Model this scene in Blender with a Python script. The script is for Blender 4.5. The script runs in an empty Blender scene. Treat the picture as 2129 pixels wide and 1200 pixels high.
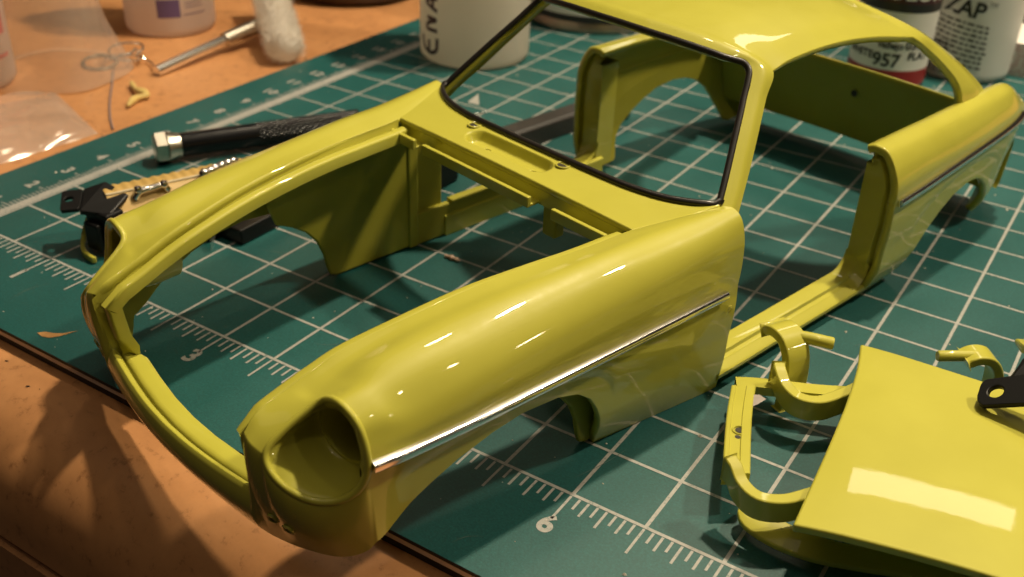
import bpy, bmesh, math, random
import numpy as np
from mathutils import Vector, Matrix

random.seed(7); np.random.seed(7)
S = 0.0254                      # all measures below are inches on the cutting mat
scene = bpy.context.scene
COL = scene.collection

# ------------------------------------------------------------------ camera
CAM = np.array([8.2374, -4.4315, 4.4066])
ROT = np.array([[0.83898196, 0.54302191, 0.0351635],
                [0.30365907, -0.41357874, -0.85833781],
                [-0.45155336, 0.73080766, -0.51187863]])   # rows: right, down, forward
cam = bpy.data.cameras.new('camera'); cam_o = bpy.data.objects.new('camera', cam); COL.objects.link(cam_o)
mw = Matrix.Identity(4)
for i in range(3):
    mw[i][0] = ROT[0][i]; mw[i][1] = -ROT[1][i]; mw[i][2] = -ROT[2][i]; mw[i][3] = CAM[i] * S
cam_o.matrix_world = mw
cam.sensor_width = 36.0; cam.lens = 36.0 * 2195.58 / 2129.0
cam.clip_start = 0.005; cam.clip_end = 50.0
cam.dof.use_dof = True; cam.dof.focus_distance = 6.6 * S; cam.dof.aperture_fstop = 29.0
scene.camera = cam_o

# ------------------------------------------------------------------ world and lamps
world = bpy.data.worlds.new('World'); scene.world = world; world.use_nodes = True
bg = world.node_tree.nodes['Background']
bg.inputs[0].default_value = (0.018, 0.013, 0.009, 1); bg.inputs[1].default_value = 1.0

def bulb(name, loc, watts, radius, col):
    l = bpy.data.lights.new(name, 'POINT'); l.energy = watts; l.shadow_soft_size = radius * S; l.color = col
    o = bpy.data.objects.new(name, l); o.location = Vector(loc) * S; COL.objects.link(o); return o
def panel(name, loc, target, sx, sy, watts, col):
    l = bpy.data.lights.new(name, 'AREA'); l.shape = 'RECTANGLE'; l.size = sx * S; l.size_y = sy * S
    l.energy = watts; l.color = col
    o = bpy.data.objects.new(name, l); o.location = Vector(loc) * S
    o.rotation_euler = (Vector(target) - Vector(loc)).to_track_quat('-Z', 'Y').to_euler(); COL.objects.link(o); return o
WARM = (1.0, 0.83, 0.58)
bulb('lamp_bulb_back', (6.6, 11.0, 24.0), 16.0, 0.6, WARM)
bulb('lamp_bulb_left', (-1.0, 10.0, 24.0), 1.0, 0.7, WARM)
bulb('lamp_bulb_right', (18.0, 12.0, 22.0), 10.0, 0.8, WARM)
bulb('fill_bulb', (13.0, -9.0, 30.0), 0.9, 0.8, WARM)  # added fill behind the camera, lifts bottle fronts and desk edge
panel('strip_lamp', (2.4, 36.0, 29.0), (5.5, 1.0, 0.5), 11.4, 3.2, 0.42, (1.0, 0.90, 0.66))
panel('ceiling_bounce', (4.0, 4.0, 62.0), (4.0, 4.0, 0.0), 75.0, 75.0, 4.5, (1.0, 0.82, 0.60))
bulb('side_bulb_high', (36.0, 2.0, 29.0), 1.3, 0.75, WARM)
bulb('side_bulb_low', (44.0, 10.0, 17.0), 0.9, 0.7, WARM)

vs = scene.view_settings
vs.view_transform = 'Standard'; vs.look = 'None'; vs.gamma = 1.0; vs.exposure = 0.0; vs.use_curve_mapping = False

# ------------------------------------------------------------------ materials
def nodes(name):
    m = bpy.data.materials.new(name); m.use_nodes = True
    nt = m.node_tree; return m, nt, nt.nodes, nt.links, nt.nodes['Principled BSDF']
def tex_coord(nt, scale=1.0):
    tc = nt.nodes.new('ShaderNodeTexCoord'); mp = nt.nodes.new('ShaderNodeMapping')
    mp.inputs['Scale'].default_value = (scale,) * 3
    nt.links.new(tc.outputs['Object'], mp.inputs['Vector']); return mp.outputs['Vector']
def noise(nt, vec, scale, detail=4.0, rough=0.55):
    n = nt.nodes.new('ShaderNodeTexNoise'); n.inputs['Scale'].default_value = scale
    n.inputs['Detail'].default_value = detail; n.inputs['Roughness'].default_value = rough
    nt.links.new(vec, n.inputs['Vector']); return n.outputs['Fac']
def ramp(nt, fac, stops):
    r = nt.nodes.new('ShaderNodeValToRGB'); el = r.color_ramp.elements
    while len(el) < len(stops): el.new(0.5)
    for e, (pp, c) in zip(el, stops):
        e.position = pp; e.color = (c[0], c[1], c[2], 1)
    nt.links.new(fac, r.inputs['Fac']); return r.outputs['Color']
def bump(nt, height, strength, dist, prin):
    b = nt.nodes.new('ShaderNodeBump'); b.inputs['Strength'].default_value = strength; b.inputs['Distance'].default_value = dist
    nt.links.new(height, b.inputs['Height']); nt.links.new(b.outputs['Normal'], prin.inputs['Normal']); return b
def mix(nt, fac, a, b, mode='MIX'):
    n = nt.nodes.new('ShaderNodeMix'); n.data_type = 'RGBA'; n.blend_type = mode
    for k, v in ((0, fac), (6, a), (7, b)):
        if hasattr(v, 'is_linked') or hasattr(v, 'links'): nt.links.new(v, n.inputs[k])
        elif k == 0: n.inputs[0].default_value = v
        else: n.inputs[k].default_value = (v[0], v[1], v[2], 1)
    return n.outputs[2]

def mat_simple(name, col, rough=0.5, metal=0.0, coat=0.0, var=0.06, scale=60.0, bumpd=0.0, spec=0.5, sss=0.0):
    m, nt, N, L, b = nodes(name)
    v = tex_coord(nt, 1.0); f = noise(nt, v, scale / S / 40.0, 5)
    lo = [c * (1 - var * 2) for c in col]; hi = [min(1, c * (1 + var)) for c in col]
    L.new(ramp(nt, f, [(0.3, lo), (0.7, hi)]), b.inputs['Base Color'])
    b.inputs['Roughness'].default_value = rough; b.inputs['Metallic'].default_value = metal
    b.inputs['Coat Weight'].default_value = coat; b.inputs['Coat Roughness'].default_value = 0.06
    b.inputs['Specular IOR Level'].default_value = spec
    if sss:
        b.inputs['Subsurface Weight'].default_value = sss; b.inputs['Subsurface Radius'].default_value = (0.006, 0.005, 0.004)
        b.inputs['Subsurface Scale'].default_value = 1.0
    if bumpd: bump(nt, noise(nt, v, scale / S / 6.0, 3), 0.4, bumpd * S, b)
    return m

def make_paint(name, lo, hi, rough, coat):
    m, nt, N, L, b = nodes(name)
    v = tex_coord(nt)
    f = noise(nt, v, 55.0, 4)
    L.new(ramp(nt, f, [(0.25, lo), (0.75, hi)]), b.inputs['Base Color'])
    b.inputs['Specular IOR Level'].default_value = 0.25
    dust = noise(nt, v, 240.0, 4, .7)
    L.new(ramp(nt, dust, [(0.35, (rough,) * 3), (0.75, (rough + .12,) * 3)]), b.inputs['Roughness'])
    b.inputs['Coat Weight'].default_value = coat; b.inputs['Coat Roughness'].default_value = 0.03; b.inputs['Coat IOR'].default_value = 1.45
    bb = bump(nt, noise(nt, v, 300.0, 2), 0.06, 0.004 * S, b)
    L.new(bb.outputs['Normal'], b.inputs['Coat Normal'])
    return m
def make_mat():
    m, nt, N, L, b = nodes('green_mat_vinyl')
    v = tex_coord(nt)
    big = noise(nt, v, 22.0, 5, 0.6); fine = noise(nt, v, 2600.0, 3, 0.7)
    c1 = ramp(nt, big, [(0.3, (0.0085, 0.080, 0.077)), (0.72, (0.0135, 0.110, 0.107))])
    c2 = ramp(nt, fine, [(0.35, (0.72, 0.72, 0.72)), (0.62, (1.0, 1.0, 1.0)), (0.80, (1.7, 1.55, 1.5))])
    col = mix(nt, 1.0, c1, c2, 'MULTIPLY')
    scr = nt.nodes.new('ShaderNodeTexVoronoi'); scr.inputs['Scale'].default_value = 240.0; nt.links.new(v, scr.inputs['Vector'])
    sp = nt.nodes.new('ShaderNodeMath'); sp.operation = 'LESS_THAN'; sp.inputs[1].default_value = 0.055
    nt.links.new(scr.outputs['Distance'], sp.inputs[0])
    gate = nt.nodes.new('ShaderNodeMath'); gate.operation = 'GREATER_THAN'; gate.inputs[1].default_value = 0.62
    nt.links.new(noise(nt, v, 35.0, 2), gate.inputs[0])
    both = nt.nodes.new('ShaderNodeMath'); both.operation = 'MULTIPLY'
    nt.links.new(sp.outputs[0], both.inputs[0]); nt.links.new(gate.outputs[0], both.inputs[1])
    col = mix(nt, both.outputs[0], col, (0.22, 0.26, 0.22))
    L.new(col, b.inputs['Base Color'])
    rr = ramp(nt, big, [(0.3, (0.40,) * 3), (0.7, (0.52,) * 3)])
    L.new(rr, b.inputs['Roughness']); b.inputs['Specular IOR Level'].default_value = 0.5
    bump(nt, fine, 0.35, 0.003 * S, b)
    return m
def make_print():
    m, nt, N, L, b = nodes('worn_white_print')
    v = tex_coord(nt)
    f = noise(nt, v, 1500.0, 4, 0.7)
    L.new(ramp(nt, f, [(0.28, (0.10, 0.17, 0.15)), (0.42, (0.32, 0.32, 0.30)), (0.8, (0.44, 0.43, 0.40))]), b.inputs['Base Color'])
    b.inputs['Roughness'].default_value = 0.5
    return m
def make_wood():
    m, nt, N, L, b = nodes('varnished_orange_board')
    v = tex_coord(nt)
    a = noise(nt, v, 26.0, 6, 0.65); c = noise(nt, v, 420.0, 4, 0.7)
    base = ramp(nt, a, [(0.28, (0.40, 0.180, 0.070)), (0.5, (0.50, 0.235, 0.092)), (0.75, (0.57, 0.285, 0.122))])
    base = mix(nt, 1.0, base, ramp(nt, c, [(0.25, (0.55, 0.5, 0.45)), (0.42, (1, 1, 1)), (0.9, (1.12, 1.12, 1.1))]), 'MULTIPLY')
    st = noise(nt, v, 75.0, 3, 0.5)
    base = mix(nt, ramp(nt, st, [(0.66, (0, 0, 0)), (0.72, (0.22, 0.22, 0.22))]), base, (0.17, 0.075, 0.035))
    L.new(base, b.inputs['Base Color']); b.inputs['Roughness'].default_value = 0.42
    bump(nt, c, 0.25, 0.003 * S, b)
    return m
M = {}
M['paint'] = make_paint('yellow_enamel_paint', (0.47, 0.445, 0.055), (0.53, 0.505, 0.068), .38, 1.0); M['inner'] = make_paint('darker_rough_yellow', (0.33, 0.31, 0.030), (0.39, 0.365, 0.040), .5, .15); M['mat'] = make_mat(); M['print'] = make_print(); M['wood'] = make_wood()  # inner: darker, rougher yellow for the inside faces of the shell
M['chrome'] = mat_simple('polished_chrome', (0.86, 0.84, 0.82), 0.16, 1.0, var=0.03)
M['rubber'] = mat_simple('black_rubber', (0.018, 0.015, 0.014), 0.32, var=0.1)
M['black'] = mat_simple('black_plastic', (0.0045, 0.0045, 0.005), 0.45, var=0.1, bumpd=0.001, spec=.3)
M['core_dark'] = mat_simple('mat_edge_black', (0.010, 0.010, 0.011), 0.6)
M['core_light'] = mat_simple('mat_edge_white', (0.68, 0.60, 0.54), 0.6)

# ------------------------------------------------------------------ object helpers (inches in, metres out)
def link(name, me, mat, parent=None):
    o = bpy.data.objects.new(name, me); COL.objects.link(o)
    if mat is not None and not me.materials: me.materials.append(mat)
    if parent is not None: o.parent = parent
    return o
def origin_of(parent):
    x = np.zeros(3); q = parent
    while q is not None: x = x + np.array(q.location) / S; q = q.parent
    return x
def mesh_obj(name, verts, faces, mat, parent=None, smooth=True, angle=40, normals=None, origin=None):
    V = np.asarray(verts, float)
    if parent is not None: off = origin_of(parent)
    else: off = np.zeros(3) if origin is None else np.asarray(origin, float)
    me = bpy.data.meshes.new(name)
    me.from_pydata(((V - off) * S).tolist(), [], [tuple(int(i) for i in f) for f in faces]); me.update()
    if smooth:
        me.polygons.foreach_set('use_smooth', [True] * len(me.polygons))
        if normals is None: me.set_sharp_from_angle(angle=math.radians(angle))
        else: me.normals_split_custom_set_from_vertices([tuple(n) for n in normals])
    o = link(name, me, mat, parent)
    if parent is None: o.location = Vector(off) * S
    return o
def thing(name, loc, label, cat, group=None):
    o = bpy.data.objects.new(name, None); COL.objects.link(o); o.location = Vector(loc) * S
    o.empty_display_size = 0.01
    return tag(o, label, cat, group)
def tag(o, label, cat, group=None):
    o['label'] = label; o['category'] = cat
    if group: o['group'] = group
    return o

def cr(ctrl, m, closed=False):
    """Catmull-Rom through the points, m samples (chord-length parameter)."""
    P = np.asarray(ctrl, float)
    if closed: P = np.vstack([P[-1:], P, P[:2]])
    else: P = np.vstack([2 * P[0] - P[1], P, 2 * P[-1] - P[-2]])
    n = len(P) - 3
    d = np.linalg.norm(np.diff(P[1:-1], axis=0), axis=1) ** 0.5 + 1e-9
    cum = np.r_[0, np.cumsum(np.linalg.norm(np.diff(P[1:-1], axis=0), axis=1) + 1e-9)]
    x = np.linspace(0, cum[-1], m, endpoint=not closed)
    out = []
    # knots for centripetal form
    kn = np.r_[0, np.cumsum(np.linalg.norm(np.diff(P, axis=0), axis=1) ** 0.5 + 1e-6)]
    for xx in x:
        i = min(np.searchsorted(cum, xx, side='right') - 1, n - 1)
        f = (xx - cum[i]) / (cum[i + 1] - cum[i])
        t0, t1, t2, t3 = kn[i:i + 4]; t = t1 + f * (t2 - t1)
        p0, p1, p2, p3 = P[i:i + 4]
        a1 = (t1 - t) / (t1 - t0) * p0 + (t - t0) / (t1 - t0) * p1
        a2 = (t2 - t) / (t2 - t1) * p1 + (t - t1) / (t2 - t1) * p2
        a3 = (t3 - t) / (t3 - t2) * p2 + (t - t2) / (t3 - t2) * p3
        b1 = (t2 - t) / (t2 - t0) * a1 + (t - t0) / (t2 - t0) * a2
        b2 = (t3 - t) / (t3 - t1) * a2 + (t - t1) / (t3 - t1) * a3
        out.append((t2 - t) / (t2 - t1) * b1 + (t - t1) / (t2 - t1) * b2)
    return np.array(out)
def cr_uniform(ctrl, m):
    """Catmull-Rom with the same number of samples in every span (keeps grids aligned)."""
    P = np.asarray(ctrl, float); n = len(P) - 1
    P = np.vstack([2 * P[0] - P[1], P, 2 * P[-1] - P[-2]])
    out = []
    for k in range(n * m + 1):
        i = min(k // m, n - 1); f = k / m - i
        p0, p1, p2, p3 = P[i:i + 4]
        out.append(0.5 * (2 * p1 + (p2 - p0) * f + (2 * p0 - 5 * p1 + 4 * p2 - p3) * f * f + (3 * p1 - p0 - 3 * p2 + p3) * f ** 3))
    return np.array(out)
def surf(ctrl, mu, mv):
    """ctrl[station][line] -> dense grid"""
    C = np.asarray(ctrl, float)
    A = np.stack([cr_uniform(C[:, j], mu) for j in range(C.shape[1])], 1)
    return np.stack([cr_uniform(A[i], mv) for i in range(A.shape[0])], 0)
def grid_faces(nu, nv, off=0, flip=False, closed_v=False):
    F = []
    for i in range(nu - 1):
        for j in range(nv if closed_v else nv - 1):
            a = off + i * nv + j; b = off + i * nv + (j + 1) % nv; c = b + nv; d = a + nv
            F.append((a, d, c, b) if flip else (a, b, c, d))
    return F
def sweep(path, prof, right, up, closed_prof=False, caps=True):
    """profile points (a,b) placed at path + a*right + b*up ; right/up arrays or single vectors"""
    path = np.asarray(path, float); n = len(path)
    right = np.broadcast_to(np.asarray(right, float), (n, 3)); up = np.broadcast_to(np.asarray(up, float), (n, 3))
    prof = np.asarray(prof, float)
    V = (path[:, None] + prof[None, :, :1] * right[:, None] + prof[None, :, 1:2] * up[:, None]).reshape(-1, 3)
    F = grid_faces(n, len(prof), closed_v=closed_prof)
    if closed_prof and caps:
        k = len(prof); F.append(tuple(range(k))); F.append(tuple(range((n - 1) * k, n * k))[::-1])
    return V, F
def tube(path, r, k=10, closed=False, up=(0, 0, 1), caps=True):
    path = np.asarray(path, float); n = len(path)
    T = np.gradient(path, axis=0) if not closed else np.roll(path, -1, 0) - np.roll(path, 1, 0)
    T /= np.linalg.norm(T, axis=1)[:, None] + 1e-12
    u = np.asarray(up, float); A = np.cross(T, u)
    bad = np.linalg.norm(A, axis=1) < 1e-3; A[bad] = np.cross(T[bad], [1, 0, 0.1])
    A /= np.linalg.norm(A, axis=1)[:, None]; B = np.cross(A, T)
    r = np.broadcast_to(np.asarray(r, float), (n,))
    ang = np.linspace(0, 2 * np.pi, k, endpoint=False)
    V = (path[:, None] + r[:, None, None] * (np.cos(ang)[None, :, None] * A[:, None] + np.sin(ang)[None, :, None] * B[:, None])).reshape(-1, 3)
    F = grid_faces(n, k, closed_v=True)
    if closed:
        for j in range(k):
            a = (n - 1) * k + j; b = (n - 1) * k + (j + 1) % k; F.append((a, b, (j + 1) % k, j))
    elif caps:
        F.append(tuple(range(k))); F.append(tuple(range((n - 1) * k, n * k))[::-1])
    return V, F
def join(*parts):
    V, F, o = [], [], 0
    for v, f in parts:
        V.append(np.asarray(v, float)); F += [tuple(i + o for i in q) for q in f]; o += len(v)
    return np.vstack(V), F
def box(lo, hi):
    x0, y0, z0 = lo; x1, y1, z1 = hi
    V = [(x0, y0, z0), (x1, y0, z0), (x1, y1, z0), (x0, y1, z0), (x0, y0, z1), (x1, y0, z1), (x1, y1, z1), (x0, y1, z1)]
    F = [(0, 3, 2, 1), (4, 5, 6, 7), (0, 1, 5, 4), (1, 2, 6, 5), (2, 3, 7, 6), (3, 0, 4, 7)]
    return np.array(V, float), F
def bevel(o, w, seg=2, angle=35):
    b = o.modifiers.new('edge_rounding', 'BEVEL'); b.width = w * S; b.segments = seg
    b.limit_method = 'ANGLE'; b.angle_limit = math.radians(angle); b.harden_normals = False
    return o
def lathe(prof, k=64):
    """prof: (r,z) list -> verts/faces about z"""
    prof = np.asarray(prof, float); a = np.linspace(0, 2 * np.pi, k, endpoint=False)
    V = np.stack([prof[:, 0][:, None] * np.cos(a), prof[:, 0][:, None] * np.sin(a), np.repeat(prof[:, 1][:, None], k, 1)], -1).reshape(-1, 3)
    F = grid_faces(len(prof), k, closed_v=True, flip=False)
    return V, F
def text_mesh(body, size, spacing=1.0, extrude=0.0):
    """letters as triangles in the plane z=0, centred; returns verts (inches), faces"""
    cu = bpy.data.curves.new('letters', 'FONT'); cu.body = body; cu.size = size; cu.align_x = 'CENTER'; cu.align_y = 'CENTER'
    cu.space_character = spacing; cu.resolution_u = 4; cu.offset = size * extrude
    o = bpy.data.objects.new('letters', cu); COL.objects.link(o)
    me = bpy.data.meshes.new_from_object(o)
    V = np.array([v.co[:] for v in me.vertices]).reshape(-1, 3); F = [tuple(q.vertices) for q in me.polygons]
    bpy.data.objects.remove(o); bpy.data.curves.remove(cu); bpy.data.meshes.remove(me)
    return V, F

# ------------------------------------------------------------------ car frame
YAW = math.radians(14.23); CO = np.array([4.22, 0.0, 0.004])
CU = np.array([math.sin(YAW), math.cos(YAW), 0]); CN = np.array([math.cos(YAW), -math.sin(YAW), 0])
def cw(P):
    P = np.asarray(P, float)
    return CO + P[..., :1] * CU + P[..., 1:2] * CN + P[..., 2:3] * np.array([0, 0, 1.0])
def mirror(P):
    P = np.array(P, float); P[..., 1] *= -1; return P

# ------------------------------------------------------------------ desk and cutting mat (the setting)
DZ = -0.125
prof = [(26, DZ), (18, DZ), (12, DZ), (6, DZ), (2, DZ), (0, DZ), (-0.8, DZ), (-1.12, DZ - 0.004)]
for k in range(1, 15):
    a = k / 14 * math.radians(84); prof.append((-1.12 - 0.62 * math.sin(a), DZ - 0.70 * (1 - math.cos(a))))
y, z = prof[-1]
prof += [(y - .02, z - .10), (y + .03, z - .13), (y + .03, z - .17), (y - .03, z - .20), (y - .05, z - .9), (y - .05, z - 2.5)]
xs = np.linspace(-16, 22, 40)
V = np.array([(x, yy, zz) for x in xs for yy, zz in prof]); n = len(prof)
desk = mesh_obj('desk', V, grid_faces(len(xs), n, flip=True), M['wood'])
desk['kind'] = 'structure'

X0, X1, Y0, Y1 = -0.76, 17.8, -0.88, 11.9
mat = thing('cutting_mat', (8.5, 5.5, DZ), 'green self healing cutting mat with white half inch grid on the desk', 'cutting mat')
o = mesh_obj('mat_surface', *box((X0, Y0, -0.028), (X1, Y1, 0.0)), M['mat'], mat, smooth=False)
mesh_obj('white_core', *box((X0 + .002, Y0 + .003, -0.070), (X1 - .002, Y1 - .002, -0.028)), M['core_light'], mat, smooth=False)
mesh_obj('backing_layer', *box((X0 + .001, Y0 + .006, -0.1245), (X1 - .001, Y1 - .001, -0.070)), M['core_dark'], mat, smooth=False)
mesh_obj('top_edge_band', *box((X0 + .01, Y0 - .0015, -0.0280), (X1 - .01, Y0 + 0.0, -0.004)), M['core_dark'], mat, smooth=False)
PZ = 0.0016
def quad_list(rects, z=PZ):
    V, F = [], []
    for (x0, y0, x1, y1) in rects:
        k = len(V); V += [(x0, y0, z), (x1, y0, z), (x1, y1, z), (x0, y1, z)]; F.append((k, k + 1, k + 2, k + 3))
    return V, F
w = 0.0118
lines = [(i * .5 - w, -w, i * .5 + w, 11) for i in range(0, 35)]
V1 = quad_list(lines, PZ)
V2 = quad_list([(0, j * .5 - w, 17, j * .5 + w) for j in range(0, 23)], PZ + .0006)
V3 = quad_list([(-0.11, -0.02, -0.018, 11.0)], PZ)
mesh_obj('grid_lines', *join(V1, V2, V3), M['print'], mat, smooth=False)
tk = []
for i in range(1, 16 * 17):
    x = i / 16; L = .24 if i % 8 == 0 else .165 if i % 4 == 0 else .135 if i % 2 == 0 else .10
    tk.append((x - .0085, -.016 - L, x + .0085, -.017))
for i in range(1, 280):
    yv = i / 25.4; L = .13 if i % 10 == 0 else .10 if i % 5 == 0 else .07
    tk.append((-.111 - L, yv - .006, -.1105, yv + .006))
mesh_obj('ruler_ticks', *quad_list(tk, PZ + .0003), M['print'], mat, smooth=False)
for i in range(1, 17):
    Vt, Ft = text_mesh(str(i), .21, 1.0, .035); mesh_obj('ruler_number', Vt + [i, -.315, PZ + .0003], Ft, M['print'], mat, smooth=False)
for i in range(1, 28):
    Vt, Ft = text_mesh(str(i), .18, 1.05, .035); mesh_obj('ruler_number', Vt + [-.34, i / 2.54, PZ + .0003], Ft, M['print'], mat, smooth=False)
mesh_obj('index_mark', [(1.66, 5.07, PZ + .001), (1.82, 5.08, PZ + .001), (1.60, 5.38, PZ + .001)], [(0, 1, 2)], M['print'], mat, smooth=False)

# ------------------------------------------------------------------ the car body shell
body = thing('car_body_shell', CO + CU * 2.4, 'glossy yellow toy coupe body shell without bonnet and doors on the cutting mat', 'model car')
TH = 0.07
# near (left) side lines; the far side is their mirror image
wing_top = [   # stations rear -> front ; lines hood edge -> trim line
 [(2.02,1.41,1.362),(2.02,1.46,1.378),(2.02,1.525,1.385),(2.02,1.595,1.335),(2.02,1.640,1.20),(2.02,1.652,1.02),(2.02,1.645,.86)],
 [(1.70,1.29,1.328),(1.70,1.36,1.352),(1.70,1.46,1.362),(1.70,1.56,1.315),(1.70,1.622,1.20),(1.70,1.642,1.01),(1.70,1.637,.86)],
 [(1.37,1.200,1.307),(1.37,1.29,1.330),(1.37,1.40,1.346),(1.37,1.52,1.300),(1.37,1.598,1.18),(1.37,1.627,1.00),(1.37,1.625,.855)],
 [(1.00,1.163,1.296),(1.00,1.26,1.318),(1.00,1.37,1.338),(1.00,1.49,1.288),(1.00,1.578,1.16),(1.00,1.612,.99),(1.00,1.612,.85)],
 [(.60,1.114,1.292),(.60,1.21,1.300),(.60,1.33,1.313),(.60,1.455,1.264),(.60,1.555,1.14),(.60,1.598,.98),(.60,1.600,.848)],
 [(.20,1.054,1.271),(.20,1.15,1.274),(.20,1.28,1.288),(.20,1.42,1.240),(.20,1.53,1.12),(.20,1.580,.97),(.20,1.585,.845)],
 [(-.20,1.002,1.221),(-.20,1.09,1.222),(-.20,1.235,1.247),(-.20,1.39,1.208),(-.20,1.505,1.09),(-.20,1.560,.955),(-.20,1.570,.842)],
 [(-.60,.938,1.147),(-.60,1.04,1.140),(-.60,1.20,1.190),(-.60,1.35,1.158),(-.60,1.465,1.04),(-.60,1.522,.93),(-.60,1.540,.835)],
 [(-.80,.918,1.086),(-.80,1.03,1.078),(-.80,1.165,1.112),(-.80,1.310,1.142),(-.79,1.438,1.062),(-.78,1.497,.940),(-.78,1.528,.840)],
 [(-.925,.904,1.040),(-.925,1.02,1.030),(-.928,1.135,1.055),(-.934,1.285,1.122),(-.918,1.425,1.055),(-.916,1.480,.945),(-.918,1.510,.842)],
]
strip_st = [[(-1.0,.898,1.011),(-1.0,1.0,1.010),(-1.0,1.104,1.006)],[(-1.1,.894,.978),(-1.1,.985,.968),(-1.1,1.079,.947)],[(-1.2,.895,.936),(-1.205,.98,.913),(-1.2,1.064,.879)],[(-1.283,.912,.868),(-1.292,.98,.850),(-1.272,1.056,.818)]]
MU = 16
F1 = surf(wing_top, MU, 6)
trim_line = F1[:, -1]
st_rows = [F1[-1, :13]] + [cr_uniform(r_, 6) for r_ in strip_st]
pre = F1[-1 - MU, :13]
F1s = np.stack([cr_uniform(np.stack([r_[k] for r_ in [pre] + st_rows]), 8)[8:] for k in range(13)], 1)
def interp(x, pts):
    a = np.array(pts, float); return float(np.interp(x, a[:, 0], a[:, 1]))
arch_f = [(-.95,.272),(-.90,.275),(-.84,.300),(-.76,.350),(-.66,.425),(-.5,.515),(-.33,.595),(-.1,.665),(.12,.695),(.40,.675),(.58,.615),(.70,.52),(.78,.40),(.84,.26),(.88,.09),(.90,.0),(2.1,.0)]
nz = 30
def tuck(z):   # how far the skin turns under towards the sill
    return 0.02 * max(0, (.86 - z) / .3) ** 0.5 * 0 + (0.115 * max(0, (.34 - z) / .34) ** 1.7)
F2 = []
for P in trim_line:
    s, t, z = P
    zb = interp(s, arch_f); blend = min(1, max(0, (-.60 - s) / .285))
    sb = s + .048 * blend
    tb_front = 1.498
    col = []
    for k in range(nz + 1):
        f = k / nz; zz = z + (zb - z) * f
        g = blend * blend * (3 - 2 * blend)
        tt = t + .012 * (1 - g) * math.sin(min(1, f * 2.2) * math.pi) - (tuck(zz) * .8 + max(0, z - zz) * .065) * (1 - g) * interp(s, [(.9, 1.0), (1.95, .30)]) - g * (f ** 1.7) * (t - tb_front)
        col.append((s + (sb - s) * f, tt, zz))
    F2.append(col)
F2 = np.array(F2)
# front valance (half): from the grille bar and headlamp rim down to the lower edge
v_top = [(-1.335,0,.42),(-1.325,.25,.42),(-1.298,.5,.422),(-1.262,.75,.428),(-1.243,.885,.44),(-1.29,.899,.82),(-1.292,.98,.835),(-1.275,1.056,.808),(-1.285,1.115,.745),(-1.245,1.212,.661),(-1.169,1.313,.603),(-1.080,1.400,.598),(-.995,1.470,.650),(-.940,1.505,.745),(-.918,1.510,.842)]
v_bot = [(-1.27,0,.10),(-1.265,.25,.10),(-1.25,.5,.10),(-1.225,.72,.10),(-1.205,.85,.10),(-1.190,.92,.10),(-1.172,.98,.10),(-1.148,1.05,.10),(-1.122,1.11,.10),(-1.092,1.17,.10),(-1.050,1.25,.102),(-1.000,1.335,.118),(-.950,1.412,.158),(-.905,1.468,.212),None]
VS = 6
Tc = []
v_bot[-1] = tuple(F2[-1][-1])
top = np.vstack([cr_uniform(v_top[:5], VS), cr_uniform(v_top[5:], VS)])
bot = np.vstack([cr_uniform(v_bot[:5], VS), cr_uniform(v_bot[5:], VS)])
kt0 = len(cr_uniform(v_top[:5], VS)); top[kt0:kt0 + 13] = F1s[-1, :13]
Vg = []
for ci, (a, b) in enumerate(zip(top, bot)):
    col = []; cf = max(0, (ci / (len(top) - 1) - .55) / .45); tp = cf * cf * (3 - 2 * cf)
    for k in range(nz + 1):
        f = k / nz; ft = f ** (1 + .7 * tp)
        q = np.array([a[0] + (b[0] - a[0]) * f, a[1] + (b[1] - a[1]) * ft, a[2] + (b[2] - a[2]) * f])
        fac = min(1, abs(q[1])); d = np.array([-1.0, .55 * fac, 0]); d /= np.linalg.norm(d)
        col.append(q + d * .055 * math.sin(math.pi * f ** .8) * (1 - tp))
    Vg.append(col)
Vg = np.array(Vg); Vg[-1] = F2[-1]

quarter_top = [  # stations front -> rear ; lines belt -> trim
 [(3.93,1.385,1.285),(3.93,1.450,1.308),(3.93,1.560,1.288),(3.93,1.645,1.185),(3.93,1.698,1.06),(3.93,1.715,.97),(3.93,1.712,.895)],
 [(4.35,1.395,1.295),(4.35,1.465,1.314),(4.35,1.565,1.286),(4.35,1.642,1.19),(4.35,1.690,1.07),(4.35,1.705,.98),(4.35,1.703,.912)],
 [(4.80,1.400,1.300),(4.80,1.470,1.317),(4.80,1.558,1.284),(4.80,1.628,1.19),(4.80,1.674,1.08),(4.80,1.690,1.00),(4.80,1.688,.935)],
 [(5.30,1.395,1.302),(5.30,1.460,1.316),(5.30,1.545,1.280),(5.30,1.608,1.19),(5.30,1.650,1.09),(5.30,1.667,1.02),(5.30,1.666,.955)],
 [(5.80,1.380,1.300),(5.80,1.440,1.308),(5.80,1.518,1.270),(5.80,1.575,1.185),(5.80,1.615,1.09),(5.80,1.632,1.02),(5.80,1.632,.962)],
 [(6.25,1.345,1.262),(6.25,1.400,1.268),(6.25,1.470,1.232),(6.25,1.522,1.155),(6.25,1.560,1.075),(6.25,1.578,1.01),(6.25,1.580,.960)],
 [(6.58,1.260,1.120),(6.60,1.310,1.122),(6.62,1.375,1.10),(6.63,1.425,1.06),(6.64,1.462,1.015),(6.64,1.482,.975),(6.64,1.490,.945)],
]
Q1 = surf(quarter_top, 24, 6)
arch_r = [(3.9,.0),(4.36,.0),(4.40,.06),(4.46,.20),(4.55,.33),(4.68,.44),(4.85,.54),(5.05,.625),(5.3,.66),(5.5,.645),(5.68,.585),(5.84,.48),(5.97,.34),(6.06,.19),(6.11,.06),(6.16,.045),(6.7,.16)]
Q2 = []
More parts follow.
